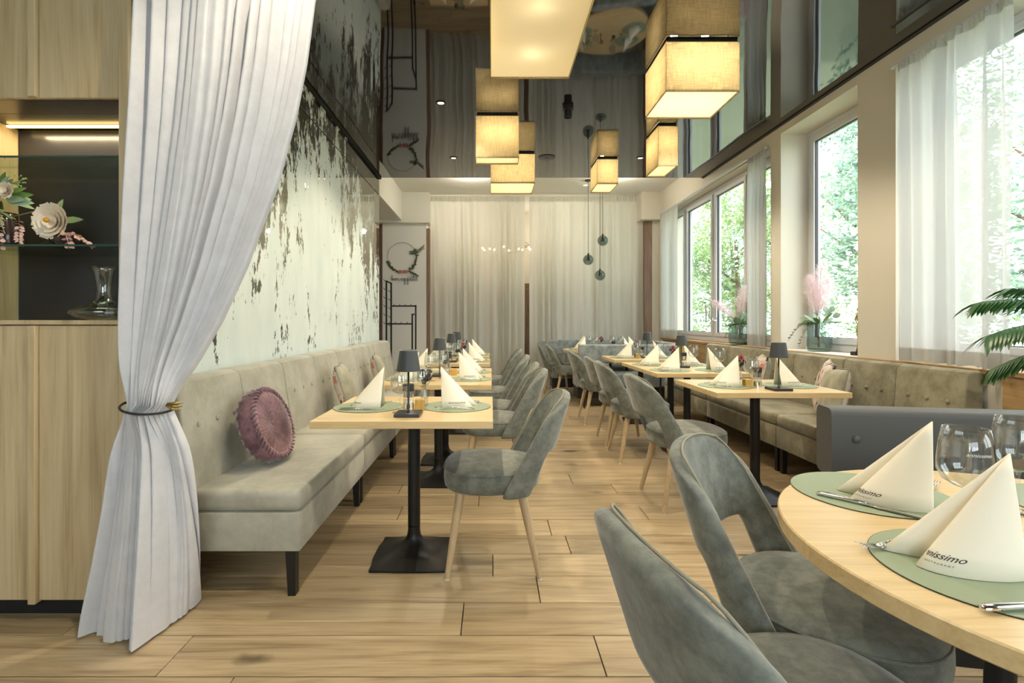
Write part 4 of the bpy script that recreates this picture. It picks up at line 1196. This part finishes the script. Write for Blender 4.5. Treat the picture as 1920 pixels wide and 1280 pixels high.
# downlights
def downlight(x, y, label, z=ZC):
    t = thing('ceiling_spotlight', label, 'spotlight', (x, y, 0), 0, 'recessed ceiling spotlights')
    bm = B(); lathe(bm, [(.045, z-.001), (.045, z-.006), (.032, z-.007), (.03, z-.001)], 28); obj('bezel', bm, M['satin'], t, True, angle=40)
    bm = B(); lathe(bm, [(0, z-.003), (.029, z-.003)], 20); obj('lens', bm, M['lens'], t)
    point_light('spot_lamp', (x, y, z-.02), SPOT_W, (1, .86, .64), .02, 125)
M['lens'] = emit('spot lens', (1, .9, .7), 3)
SPOT_W = 82
lab = {0: 'over the camera side', 1: 'over the nearest table', 2: 'over the long table', 3: 'near the end of the black ceiling'}
for i, y in enumerate((1.35, 2.80, 4.52, 6.05)):
    downlight(-.45, y, 'small round ceiling spotlight, left side, '+lab[i])
    downlight(1.78, y, 'small round ceiling spotlight, right side, '+lab[i])
t = thing('smoke_detector', 'flat dark disc on the glossy ceiling between the lamps', 'detector', (PX(1025, 6.03), 6.03, ZC))
bm = B(); lathe(bm, [(.055, -.0005), (.1, -.001), (.098, -.008), (.0, -.010)], 32); obj('disc', bm, M['satin'], t, True, angle=40)
bm = B(); lathe(bm, [(0, -.0101), (.02, -.0101), (.02, -.014), (0, -.014)], 16); obj('sensor', bm, M['black'], t)
t = thing('surface_spotlight', 'black cylinder spotlight fixed under the glossy ceiling', 'spotlight', (PX(1065, 4.6), 4.6, ZC))
bm = B(); lathe(bm, [(0, -.001), (.05, -.001), (.05, -.03), (0, -.03)], 24); obj('mount', bm, M['black'], t, True, angle=40)
bm = B(); lathe(bm, [(0, -.031), (.035, -.031), (.035, -.10), (.028, -.10), (.028, -.09), (0, -.09)], 24); obj('cylinder', bm, M['black'], t, True, angle=40)

# hanging glass balls
def ball(label, px, py, r=.082):
    Y = 7.9; x = PX(px, Y); z = PZ(py, Y)
    t = thing('pendant_ball', label, 'pendant lamp', (x, Y, 0), 0, 'smoked glass ball pendants')
    bm = B(); bmesh.ops.create_uvsphere(bm, u_segments=28, v_segments=18, radius=r, matrix=Matrix.Translation((0, 0, z))); obj('glass_ball', bm, M['smoke'], t, True)
    bm = B(); tube(bm, [(0, 0, z+r-.01), (0, 0, ZW-.02)], .004, 5); obj('cord', bm, M['ink'], t)
    bm = B(); tube(bm, [(0, 0, z+r+.02), (0, 0, z-.01)], .014, 10); bx(bm, -.03, .03, -.03, .03, z-.005, z+.001); obj('socket', bm, M['black'], t)
    bm = B(); lathe(bm, [(0, ZW-.001), (.05, ZW-.001), (.05, ZW-.02), (0, ZW-.02)], 20); obj('ceiling_rose', bm, M['black'], t)
ball('highest of the three smoked glass ball pendants', 1130, 451); ball('middle smoked glass ball pendant, the leftmost one', 1103, 487); ball('lowest of the three smoked glass ball pendants', 1125, 516)

# chandelier behind the sheer curtain
t = thing('chandelier', 'ring chandelier of small bulbs glowing through the back curtain', 'chandelier', (PX(950, 9.4), 9.55, 0))
bm = B(); zc_ = PZ(466, 9.5); R_ = .46
tube(bm, [(R_*math.cos(2*PI*k/32), .35*R_*math.sin(2*PI*k/32), zc_+.05) for k in range(32)], .006, 5, True); tube(bm, [(0, 0, zc_+.05), (0, 0, ZW)], .005, 5)
for a in (0, PI): tube(bm, [(R_*math.cos(a), 0, zc_+.05), (0, 0, zc_+.4)], .004, 5)
obj('ring_frame', bm, M['black'], t)
for k in range(10):
    a = 2*PI*k/10+.2; bm = B(); p = (R_*math.cos(a), .35*R_*math.sin(a), zc_+.02*math.sin(3*k))
    bmesh.ops.create_uvsphere(bm, u_segments=10, v_segments=8, radius=.022, matrix=Matrix.Translation(p)); obj('bulb', bm, M['bulb'], t, True)

# small white downlight near the back curtain, then unseen fill lights
for i, (px, Y) in enumerate(((1098, 8.2),)):
    t = thing('back_spotlight', 'tiny white spotlight in the white ceiling near the back curtain', 'spotlight', (PX(px, Y), Y, ZW))
    bm = B(); lathe(bm, [(0, -.002), (.035, -.002), (.04, -.0005)], 20); obj('lens', bm, M['lens'], t)
    bm = B(); lathe(bm, [(.036, -.003), (.048, -.003), (.05, -.0005)], 20); obj('bezel', bm, M['white'], t)
for p in ((-.3, 7.6, ZW-.15), (1.9, 7.6, ZW-.15), (-.6, 9.7, 2.9), (1.2, 9.7, 2.9)): point_light('back_fill_light', p, 17, (1, .9, .74), .05)  # added fill lights without fixtures, brightening the back curtain and pillar

# ---------------------------------------------------------------- coat rack
YR_ = 7.95
t = thing('coat_rack', 'black metal frame coat rack with hooks before the white pillar', 'coat rack', (0, 0, 0))
def rp(px, py, dy=0): return Vector((PX(px, YR_+dy), YR_+dy, PZ(py, YR_+dy)))
def bar(bm, a, b_, w=.016):
    bx(bm, min(a.x, b_.x)-w/2-.000, max(a.x, b_.x)+w/2, min(a.y, b_.y)-w/2, max(a.y, b_.y)+w/2, min(a.z, b_.z)-w/2, max(a.z, b_.z)+w/2)
def post(px, pyt, dy): 
    bm = B(); a = rp(px, pyt, dy); bar(bm, a, Vector((a.x, a.y, .01)), .022); obj('post', bm, M['black'], t)
post(724.5, 527, 0); post(733.5, 531, -.25); post(779.5, 573, 0); post(773, 589, -.25)
bm = B(); tube(bm, [rp(733.5, 531, -.25), rp(724.5, 527, 0)], .013, 4); obj('top_bar', bm, M['black'], t)
for (a, b_, py, dy) in ((733.5, 779.5, 573.5, 0), (724.5, 773, 607, -.25)):
    bm = B(); bar(bm, rp(a, py, dy), rp(b_, py, dy), .022); r_ = obj('cross_bar', bm, M['black'], t)
    for k in range(4):
        p = rp(a+(b_-a)*(k+.6)/4.4, py, dy); bm = B(); tube(bm, [p, p+Vector((0, -.03, .0)), p+Vector((0, -.045, .03))], .005, 5); obj('hook', bm, M['black'], r_)
bm = B(); tube(bm, [rp(773, 590, -.25), rp(779.5, 588, 0)], .013, 4); obj('cross_bar', bm, M['black'], t)
for k in range(6):
    for (px, dy) in ((724.5, 0), (733.5, -.25)):
        p = rp(px, 527+16*k+ (4 if dy else 0), dy); bm = B(); tube(bm, [p, p+Vector((-.03, 0, .005)), p+Vector((-.045, 0, .03))], .005, 5); obj('hook', bm, M['black'], t)
for a in (724.5, 779.5):
    bm = B(); bx(bm, rp(a, 600).x-.02, rp(a, 600).x+.02, YR_-.28, YR_+.03, 0, .012); obj('foot', bm, M['black'], t)

# wreath + wire lettering
YW = YP-.012
t = thing('hoop_wreath', 'thin gold hoop wreath with green sprigs on the white pillar', 'wreath', (PX(754, YW), YW, PZ(482, YW)))
R_ = 27.5*YW/F
bm = B(); tube(bm, [(R_*math.cos(2*PI*k/48), 0, R_*math.sin(2*PI*k/48)) for k in range(48)], .0035, 5, True); obj('hoop', bm, M['brass'], t, True)
bl = B(); rnd = random.Random(9)
for k in range(130):
    a = math.radians(rnd.uniform(200, 385)); p = Vector((R_*math.cos(a), -.01, R_*math.sin(a)))
    if 262 < math.degrees(a) < 296: continue
    d = Vector((-math.sin(a), -.2, math.cos(a)))*(1 if a > math.radians(280) else -1)+Vector((rnd.uniform(-.8, .8), 0, rnd.uniform(-.8, .8))); leaf(bl, p, d, (0, -1, .1), .05, .022)
for s in range(10): leaf(bl, (R_*.95-.012*s+.02, -.01, R_*.35-.002*s), (-.6, 0, .8 if s % 2 else -.5), (0, -1, 0), .045, .022); leaf(bl, (R_*1.0+.012*s, -.01, R_*.35+.01*s), (.6, 0, .9 if s % 2 else -.3), (0, -1, 0), .045, .02)
leaf(bl, (R_*.4, -.012, -R_*.95), (1, 0, -.45), (0, -1, 0), .22, .045, .02)
obj('sprigs', bl, M['leaf_wr'], t)
bf = B()
for q in (-.12, .12, .3):
    c = Vector((q*R_, -.02, -R_))
    for k in range(9):
        a = 2*PI*k/9; leaf(bf, c, (math.cos(a), -.3, math.sin(a)), (0, -1, 0), .035, .022)
obj('rosettes', bf, M['pink'], t)
# wire script: drawn as strokes, letter by letter
t = thing('wire_lettering', 'thin wire script words under the hoop wreath on the pillar', 'lettering', (PX(734, YW), YW, PZ(526, YW)))
LT = {'b': [(0, .1), (.25, .6), (.32, 1.5), (.18, 1.75), (.1, 1.4), (.12, .3), (.2, 0), (.5, .05), (.6, .45), (.4, .75), (.2, .5), (.45, .45), (.75, .5)],
 'o': [(0, .5), (.25, .75), (.05, .4), (.2, .05), (.5, .1), (.6, .5), (.35, .8), (.2, .6), (.5, .6), (.8, .55)],
 'n': [(0, .55), (.12, .75), (.15, 0), (.2, .5), (.45, .8), (.6, .5), (.62, 0), (.8, .05), (1.0, .4)],
 'a': [(0, .3), (.3, .7), (.6, .8), (.3, .75), (.12, .35), (.3, .05), (.55, .3), (.65, .75), (.65, .2), (.8, .05), (.95, .3)],
 'p': [(0, .4), (.2, .8), (.2, .2), (.1, -.9), (.3, -1.3), (.45, -.9), (.25, .2), (.35, .75), (.6, .7), (.65, .35), (.45, .1), (.7, .1), (.9, .35)],
 'e': [(0, .3), (.3, .45), (.5, .7), (.3, .85), (.12, .5), (.2, .1), (.5, .05), (.75, .35)],
 't': [(0, .3), (.25, .9), (.35, 1.6), (.22, 1.65), (.2, .6), (.25, .1), (.45, .05), (.6, .35)],
 'i': [(0, .35), (.15, .8), (.15, .2), (.3, .05), (.5, .35)]}
sx_ = (788-734)*YW/F/8.6; sz_ = .052
pts = []; x_ = 0
for ch_ in ('b', 'o', 'n', 'a', 'p', 'p', 'e', 't', 'i', 't'):
    L_ = LT[ch_]; pts += [Vector(((x_+a_)*sx_, -.004, b_*sz_)) for a_, b_ in L_[0 if x_ == 0 else 1:]]; x_ += L_[-1][0]+(.2 if ch_ == 'n' else 0)
sm_ = []
for i in range(len(pts)-1):
    p_ = [pts[max(0, min(len(pts)-1, j))] for j in (i-1, i, i+1, i+2)]
    for q in range(4):
        f = q/4; sm_.append(.5*((2*p_[1])+(p_[2]-p_[0])*f+(2*p_[0]-5*p_[1]+4*p_[2]-p_[3])*f*f+(3*p_[1]-p_[0]-3*p_[2]+p_[3])*f**3))
bm = B(); tube(bm, sm_, .0032, 5); obj('wire_word', bm, M['ink'], t, True)
for xx in (.56, .80):
    q = x_*sx_*(xx+.1); bm = B(); tube(bm, [(q-.03, -.006, 1.15*sz_), (q+.05, -.006, 1.25*sz_)], .0032, 5); obj('cross_stroke', bm, M['ink'], t)

# ---------------------------------------------------------------- cushions
def cushion_mesh(w, h, th, n=16):
    bm = B()
    def f(sgn):
        def g(u, v):
            a, b_ = 2*u-1, 2*v-1
            e = (1-abs(a)**2.6)*(1-abs(b_)**2.6); p = 1+.07*(1-abs(a)**2)*0
            kx = 1-.07*(1-b_*b_)*abs(a); kz = 1-.07*(1-a*a)*abs(b_)
            return (a*w/2*kx, sgn*(th/2*max(0, e)**.5+.0015)+.004*math.sin(9*a+5*b_)*e, b_*h/2*kz)
        return g
    grid(bm, f(-1), n, n); grid(bm, f(1), n, n)
    bmesh.ops.remove_doubles(bm, verts=bm.verts, dist=.0035)
    return bm
def square_cushion(label, loc, rot, w=.42, grp='square floral cushions'):
    t = thing('floral_cushion', label, 'cushion', loc, 0, grp); t.rotation_euler = rot
    bm = cushion_mesh(w, w, .13); o = obj('cover', bm, M['cush_back'], t, True)
    o.data.materials.append(M['floral'])
    for p in o.data.polygons:
        if p.center.y < -.002: p.material_index = 1
    bm = B(); q = w/2
    tube(bm, [(-q, 0, -q), (-q*.93, 0, 0), (-q, 0, q), (0, 0, q*.93), (q, 0, q), (q*.93, 0, 0), (q, 0, -q), (0, 0, -q*.93)], .004, 5, True); obj('edge_seam', bm, M['piping'], t)
    return t
R_ = math.radians
square_cushion('grey floral cushion leaning on the left bench, nearer of two', (-1.16, 4.02, .66), (R_(17), R_(0), R_(-80)), .38)
square_cushion('grey floral cushion leaning on the left bench, farther of two', (-1.16, 5.25, .66), (R_(17), R_(0), R_(-80)), .38)
square_cushion('pink floral cushion on the taupe bench behind the nearest right table', (2.55, 3.86, .672), (R_(-12), R_(4), R_(-118)), .42)
square_cushion('beige satin cushion beside the floral one on the taupe bench', (2.46, 3.64, .66), (R_(10), R_(0), R_(72)), .40)
square_cushion('beige floral cushion on the taupe bench behind the long table', (2.58, 4.85, .665), (R_(-12), R_(0), R_(-110)), .40)
t = thing('round_cushion', 'round purple pleated velvet cushion leaning on the nearest left bench', 'cushion', (-1.17, 2.63, .645)); t.rotation_euler = (R_(-20), R_(0), R_(88))
bm = B(); R0_ = .188; NS = 252
rings = []
prof = [(.0, -.030), (.02, -.038), (.04, -.045), (.06, -.049), (.08, -.052), (.105, -.055), (.13, -.056), (.165, -.048), (.186, -.030), (.194, -.012), (.190, 0), (.194, .012), (.186, .030), (.165, .048), (.13, .056), (.08, .052), (.03, .042), (0, .03)]
for j, (r_, y_) in enumerate(prof):
    if r_ < .001: rings.append([bm.verts.new((0, y_, 0))]); continue
    ring = []
    for k in range(NS):
        a = 2*PI*k/NS; pl = (.013*(.45+r_/.2)*(abs(math.sin(14*a+r_*14))-.6) if r_ < .17 else .0)+(.006*math.sin(24*a+(j % 2)*PI) if r_ >= .17 else 0)
        ring.append(bm.verts.new(((r_+(pl if r_ >= .17 else 0))*math.cos(a), y_+math.copysign(pl, y_)*(1 if y_ <= 0 else 1), (r_+(pl if r_ >= .17 else 0))*math.sin(a))))
    rings.append(ring)
for a, b_ in zip(rings[:-1], rings[1:]):
    for k in range(NS):
        k2 = (k+1) % NS
        if len(a) == 1: bm.faces.new((a[0], b_[k2], b_[k]))
        elif len(b_) == 1: bm.faces.new((a[k], a[k2], b_[0]))
        else: bm.faces.new((a[k], a[k2], b_[k2], b_[k]))
obj('pleated_cover', bm, M['purple'], t, True)
bm = B()
for ph in (0, PI):
    pts = [((.176+.012*math.cos(24*2*PI*k/288+ph))*math.cos(2*PI*k/288), -.046+.010*math.sin(24*2*PI*k/288+ph), (.176+.012*math.cos(24*2*PI*k/288+ph))*math.sin(2*PI*k/288)) for k in range(288)]
    tube(bm, pts, .0065, 5, True)
obj('smocked_border', bm, M['purple'], t, True)
bm = B(); bmesh.ops.create_uvsphere(bm, u_segments=14, v_segments=8, radius=.013, matrix=Matrix.Translation((0, -.036, 0))@Matrix.Diagonal((1, .5, 1, 1))); obj('button', bm, M['purple'], t, True)

# ---------------------------------------------------------------- window sill decoration
def plume(bm, p0, p1, w, n, rnd):
    n = int(n*.75); p0, p1 = Vector(p0), Vector(p1)
    d = (p1-p0)
    for k in range(n):
        t_ = rnd.random(); p = p0.lerp(p1, t_); ww = w*math.sin(PI*min(1, (t_*.85+.12)))**.8
        a = rnd.uniform(0, 2*PI); o = Vector((math.cos(a), math.sin(a), rnd.uniform(-.1, .9)))*ww*rnd.uniform(.5, 1.15)
        q = p+o*.6+d.normalized()*.03; e = p+o+d.normalized()*.05+Vector((0, 0, -.02))
        s = Vector((rnd.uniform(-1, 1), rnd.uniform(-1, 1), rnd.uniform(-1, 1))).normalized()*.0010
        v = [bm.verts.new(p), bm.verts.new(q+s), bm.verts.new(e), bm.verts.new(q-s)]; bm.faces.new(v)
def big_vase(label, x, y, plumes, r=.105, h=.26, seed=1, trail=None):
    rnd = random.Random(seed)
    t = thing('pampas_vase', label, 'flower vase', (x, y, SILL+.0005))
    bm = B(); o_ = [(r*.75, .001), (r*.93, .015), (r, .05), (r, h*.8), (r*.93, h*.93), (r*.72, h)]
    lathe(bm, [(0, .001)]+o_+[(a-.004, max(.012, z)) for a, z in reversed(o_)]+[(0, .014)], 48)
    for v in bm.verts:
        a = math.atan2(v.co.y, v.co.x); f = 1+.018*math.cos(12*a); v.co.x *= f; v.co.y *= f
    obj('glass', bm, M['vase_green'], t, True)
    bm = B(); lathe(bm, [(0, .016), (r*.86, .018), (r*.9, .03), (0, .036)], 24); obj('moss', bm, M['leaf'], t)
    bs, bp_ = B(), B()
    for tip, base in plumes:
        tube(bs, [(0, 0, .03), Vector(base), Vector(tip)], .0022, 5); plume(bp_, base, tip, .115, 2000, rnd)
    obj('pampas_plume', bp_, M['pampas'], t)
    bl, b2 = B(), B()
    for k in range(30):
        d = rdir(rnd, .25); p = Vector((0, 0, h-.01))+Vector((d.x, d.y, 0))*.05; leaf(bl if k % 2 else b2, p, d, (0, -.3, 1), rnd.uniform(.10, .16), .06)
    for k in range(7):
        d = Vector((rnd.uniform(-.2, .9), rnd.uniform(-.8, .2), rnd.uniform(.3, 1))); leaf(b2, Vector((.02, -.02, h+.02))+d*.08, d, (0, -1, .3), .07, .055)
    for k in range(5): tube(bs, [(rnd.uniform(-.05, .05), rnd.uniform(-.05, .05), .03), (rnd.uniform(-.05, .05), rnd.uniform(-.05, .05), h)], .002, 4)
    obj('leaves', bl, M['leaf'], t, True); obj('pale_leaves', b2, M['euca'], t, True)
    if trail:
        b3 = B()
        for d, ln in trail: sprig(bs, b3, (-.05, -.03, h), d, ln, 13, .008, .02, rnd, .9)
        obj('trailing_sprigs', b3, M['leaf_black'], t)
    obj('stem', bs, M['stem'], t)
    return t
big_vase('ribbed glass vase with one tall pink pampas plume on the middle sill', 3.02, 4.67, [((-.0, -.03, .78), (.0, 0, .36)), ((-.05, .05, .68), (-.02, 0, .34)), ((.05, -.06, .64), (.01, 0, .34))], seed=3, trail=[((-1, -.3, .5), .35), ((-.8, -.5, .2), .3), ((-1, .1, .3), .25)])
big_vase('dark ribbed glass vase with leaning pampas plumes on the far sill', 2.92, 5.98, [((-.30, -.05, .50), (-.05, 0, .30)), ((.02, -.1, .66), (.02, 0, .36))], r=.11, h=.24, seed=6, trail=[((-.7, -.2, .3), .25), ((-.6, -.4, .1), .22)])
t = thing('figurine', 'slender brass figure on a black block at the middle sill edge', 'sculpture', (2.985, 4.12, SILL+.0005))
bm = B(); bx(bm, -.045, .045, -.03, .03, 0, .03, .002, 1); obj('plinth', bm, M['ink'], t)
bm = B(); tube(bm, [(0, 0, .03), (.004, 0, .12), (-.004, 0, .20), (.006, 0, .27), (0, 0, .32), (.002, 0, .355)], [.018, .009, .012, .010, .018, .007], 10)
bmesh.ops.create_uvsphere(bm, u_segments=10, v_segments=8, radius=.015, matrix=Matrix.Translation((0, 0, .372))@Matrix.Diagonal((.8, .9, 1.2, 1)))
tube(bm, [(-.014, 0, .325), (-.03, -.004, .29), (-.012, -.012, .25)], [.006, .005, .003], 6); tube(bm, [(.014, 0, .325), (.026, .004, .36), (.008, .0, .395)], [.006, .005, .003], 6)
obj('figure', bm, M['brass'], t, True)

# palm on the near sill
t = thing('potted_palm', 'palm with arching dark green fronds at the right edge', 'plant', (3.0, 2.28, SILL+.0005))
bm = B(); lathe(bm, [(0, 0), (.07, 0), (.095, .16), (.1, .17), (.09, .17), (.085, .15), (0, .15)], 24); obj('pot', bm, M['white'], t, True, angle=40)
rnd = random.Random(12)
fr = [((-.55, .16, .50), .86, .40), ((-.62, .02, .36), .84, .42), ((-.5, .25, .65), .72, .35), ((-.3, .4, .85), .7, .30), ((-.42, -.2, .75), .65, .4), ((.1, .5, .8), .6, .4), ((-.15, -.5, .8), .6, .4), ((-.5, .35, .2), .55, .5)]
for d, ln, dr in fr:
    d = Vector(d).normalized(); bm = B(); pts = []
    for i in range(13):
        q = i/12; pts.append(Vector((0, 0, .15))+d*ln*q+Vector((0, 0, -dr*ln*q*q)))
    tube(bm, pts, [.004*(1-.7*i/12) for i in range(13)], 5)
    side = d.cross(Vector((0, 0, 1))).normalized()
    for i in range(4, 13):
        for f_ in (0, .33, .66):
            if i == 12 and f_: continue
            p = pts[i] if not f_ else pts[i].lerp(pts[i+1], f_); tg = (pts[min(i+1, 12)]-pts[i-1]).normalized()
            for s in (-1, 1):
                leaf(bm, p, tg*1.0+side*s*.75+Vector((0, 0, -.25)), Vector((0, 0, 1)), .20*(1-.45*(i-4)/9)*rnd.uniform(.85, 1.1), .030, .35)
    obj('frond', bm, M['leaf_dk'], t, True)

# ---------------------------------------------------------------- outdoors
bm = B(); bx(bm, 3.6, 40, -20, 40, -1.0, -.9); struct('ground_outside', bm, M['grass'])
def tree(label, x, y, h, r, n, mt, seed, z0=-.9):
    rnd = random.Random(seed); t = thing('tree', label, 'tree', (x, y, z0), 0, 'trees outside the windows')
    bm = B(); tube(bm, [(0, 0, 0), (.1, .05, h*.3), (0, .1, h*.7)], [.16, .11, .05], 10)
    for k in range(6):
        a = 2*PI*k/6; tube(bm, [(0, .05, h*(.3+.06*k)), (math.cos(a)*r*.6, math.sin(a)*r*.6, h*(.45+.06*k))], [.05, .015], 6)
    obj('trunk', bm, M['bark'], t, True)
    verts, faces = [], []
    cl = [(Vector((rnd.gauss(0, .5)*r, rnd.gauss(0, .5)*r, h*rnd.uniform(.12, 1.0))), rnd.uniform(.35, .65)*r*.7) for _ in range(34)]
    for k in range(n):
        c, cr = cl[rnd.randrange(len(cl))]; d = Vector((rnd.gauss(0, 1), rnd.gauss(0, 1), rnd.gauss(0, 1))).normalized()
        p = c+d*cr*rnd.uniform(.7, 1.05); s = rnd.uniform(.05, .09); u = Vector((rnd.gauss(0, 1), rnd.gauss(0, 1), rnd.gauss(0, 1))).normalized(); w = u.orthogonal().normalized()
        b0 = len(verts); verts += [p-u*s, p+w*s*.55, p+u*s, p-w*s*.55]; faces.append((b0, b0+1, b0+2, b0+3))
    me = bpy.data.meshes.new('crown'); me.from_pydata(verts, [], faces); me.materials.append(mt); o = bpy.data.objects.new('crown', me); COL.objects.link(o); o.parent = t
tree('sunlit broadleaf tree beyond the far window', 8.5, 17.5, 7, 2.2, 16000, M['tree'], 1)
tree('bluish green tree behind the far window frame', 10.5, 22, 8, 2.6, 16000, M['tree2'], 2)
tree('leafy tree filling the middle window', 8.2, 10.6, 7.5, 2.2, 16000, M['tree2'], 3)
tree('bright tree right behind the middle window', 11.5, 13.2, 8, 2.4, 14000, M['tree'], 4)
tree('tree behind the nearest sheer curtain', 8.0, 6.6, 7, 2.1, 12000, M['tree2'], 5)
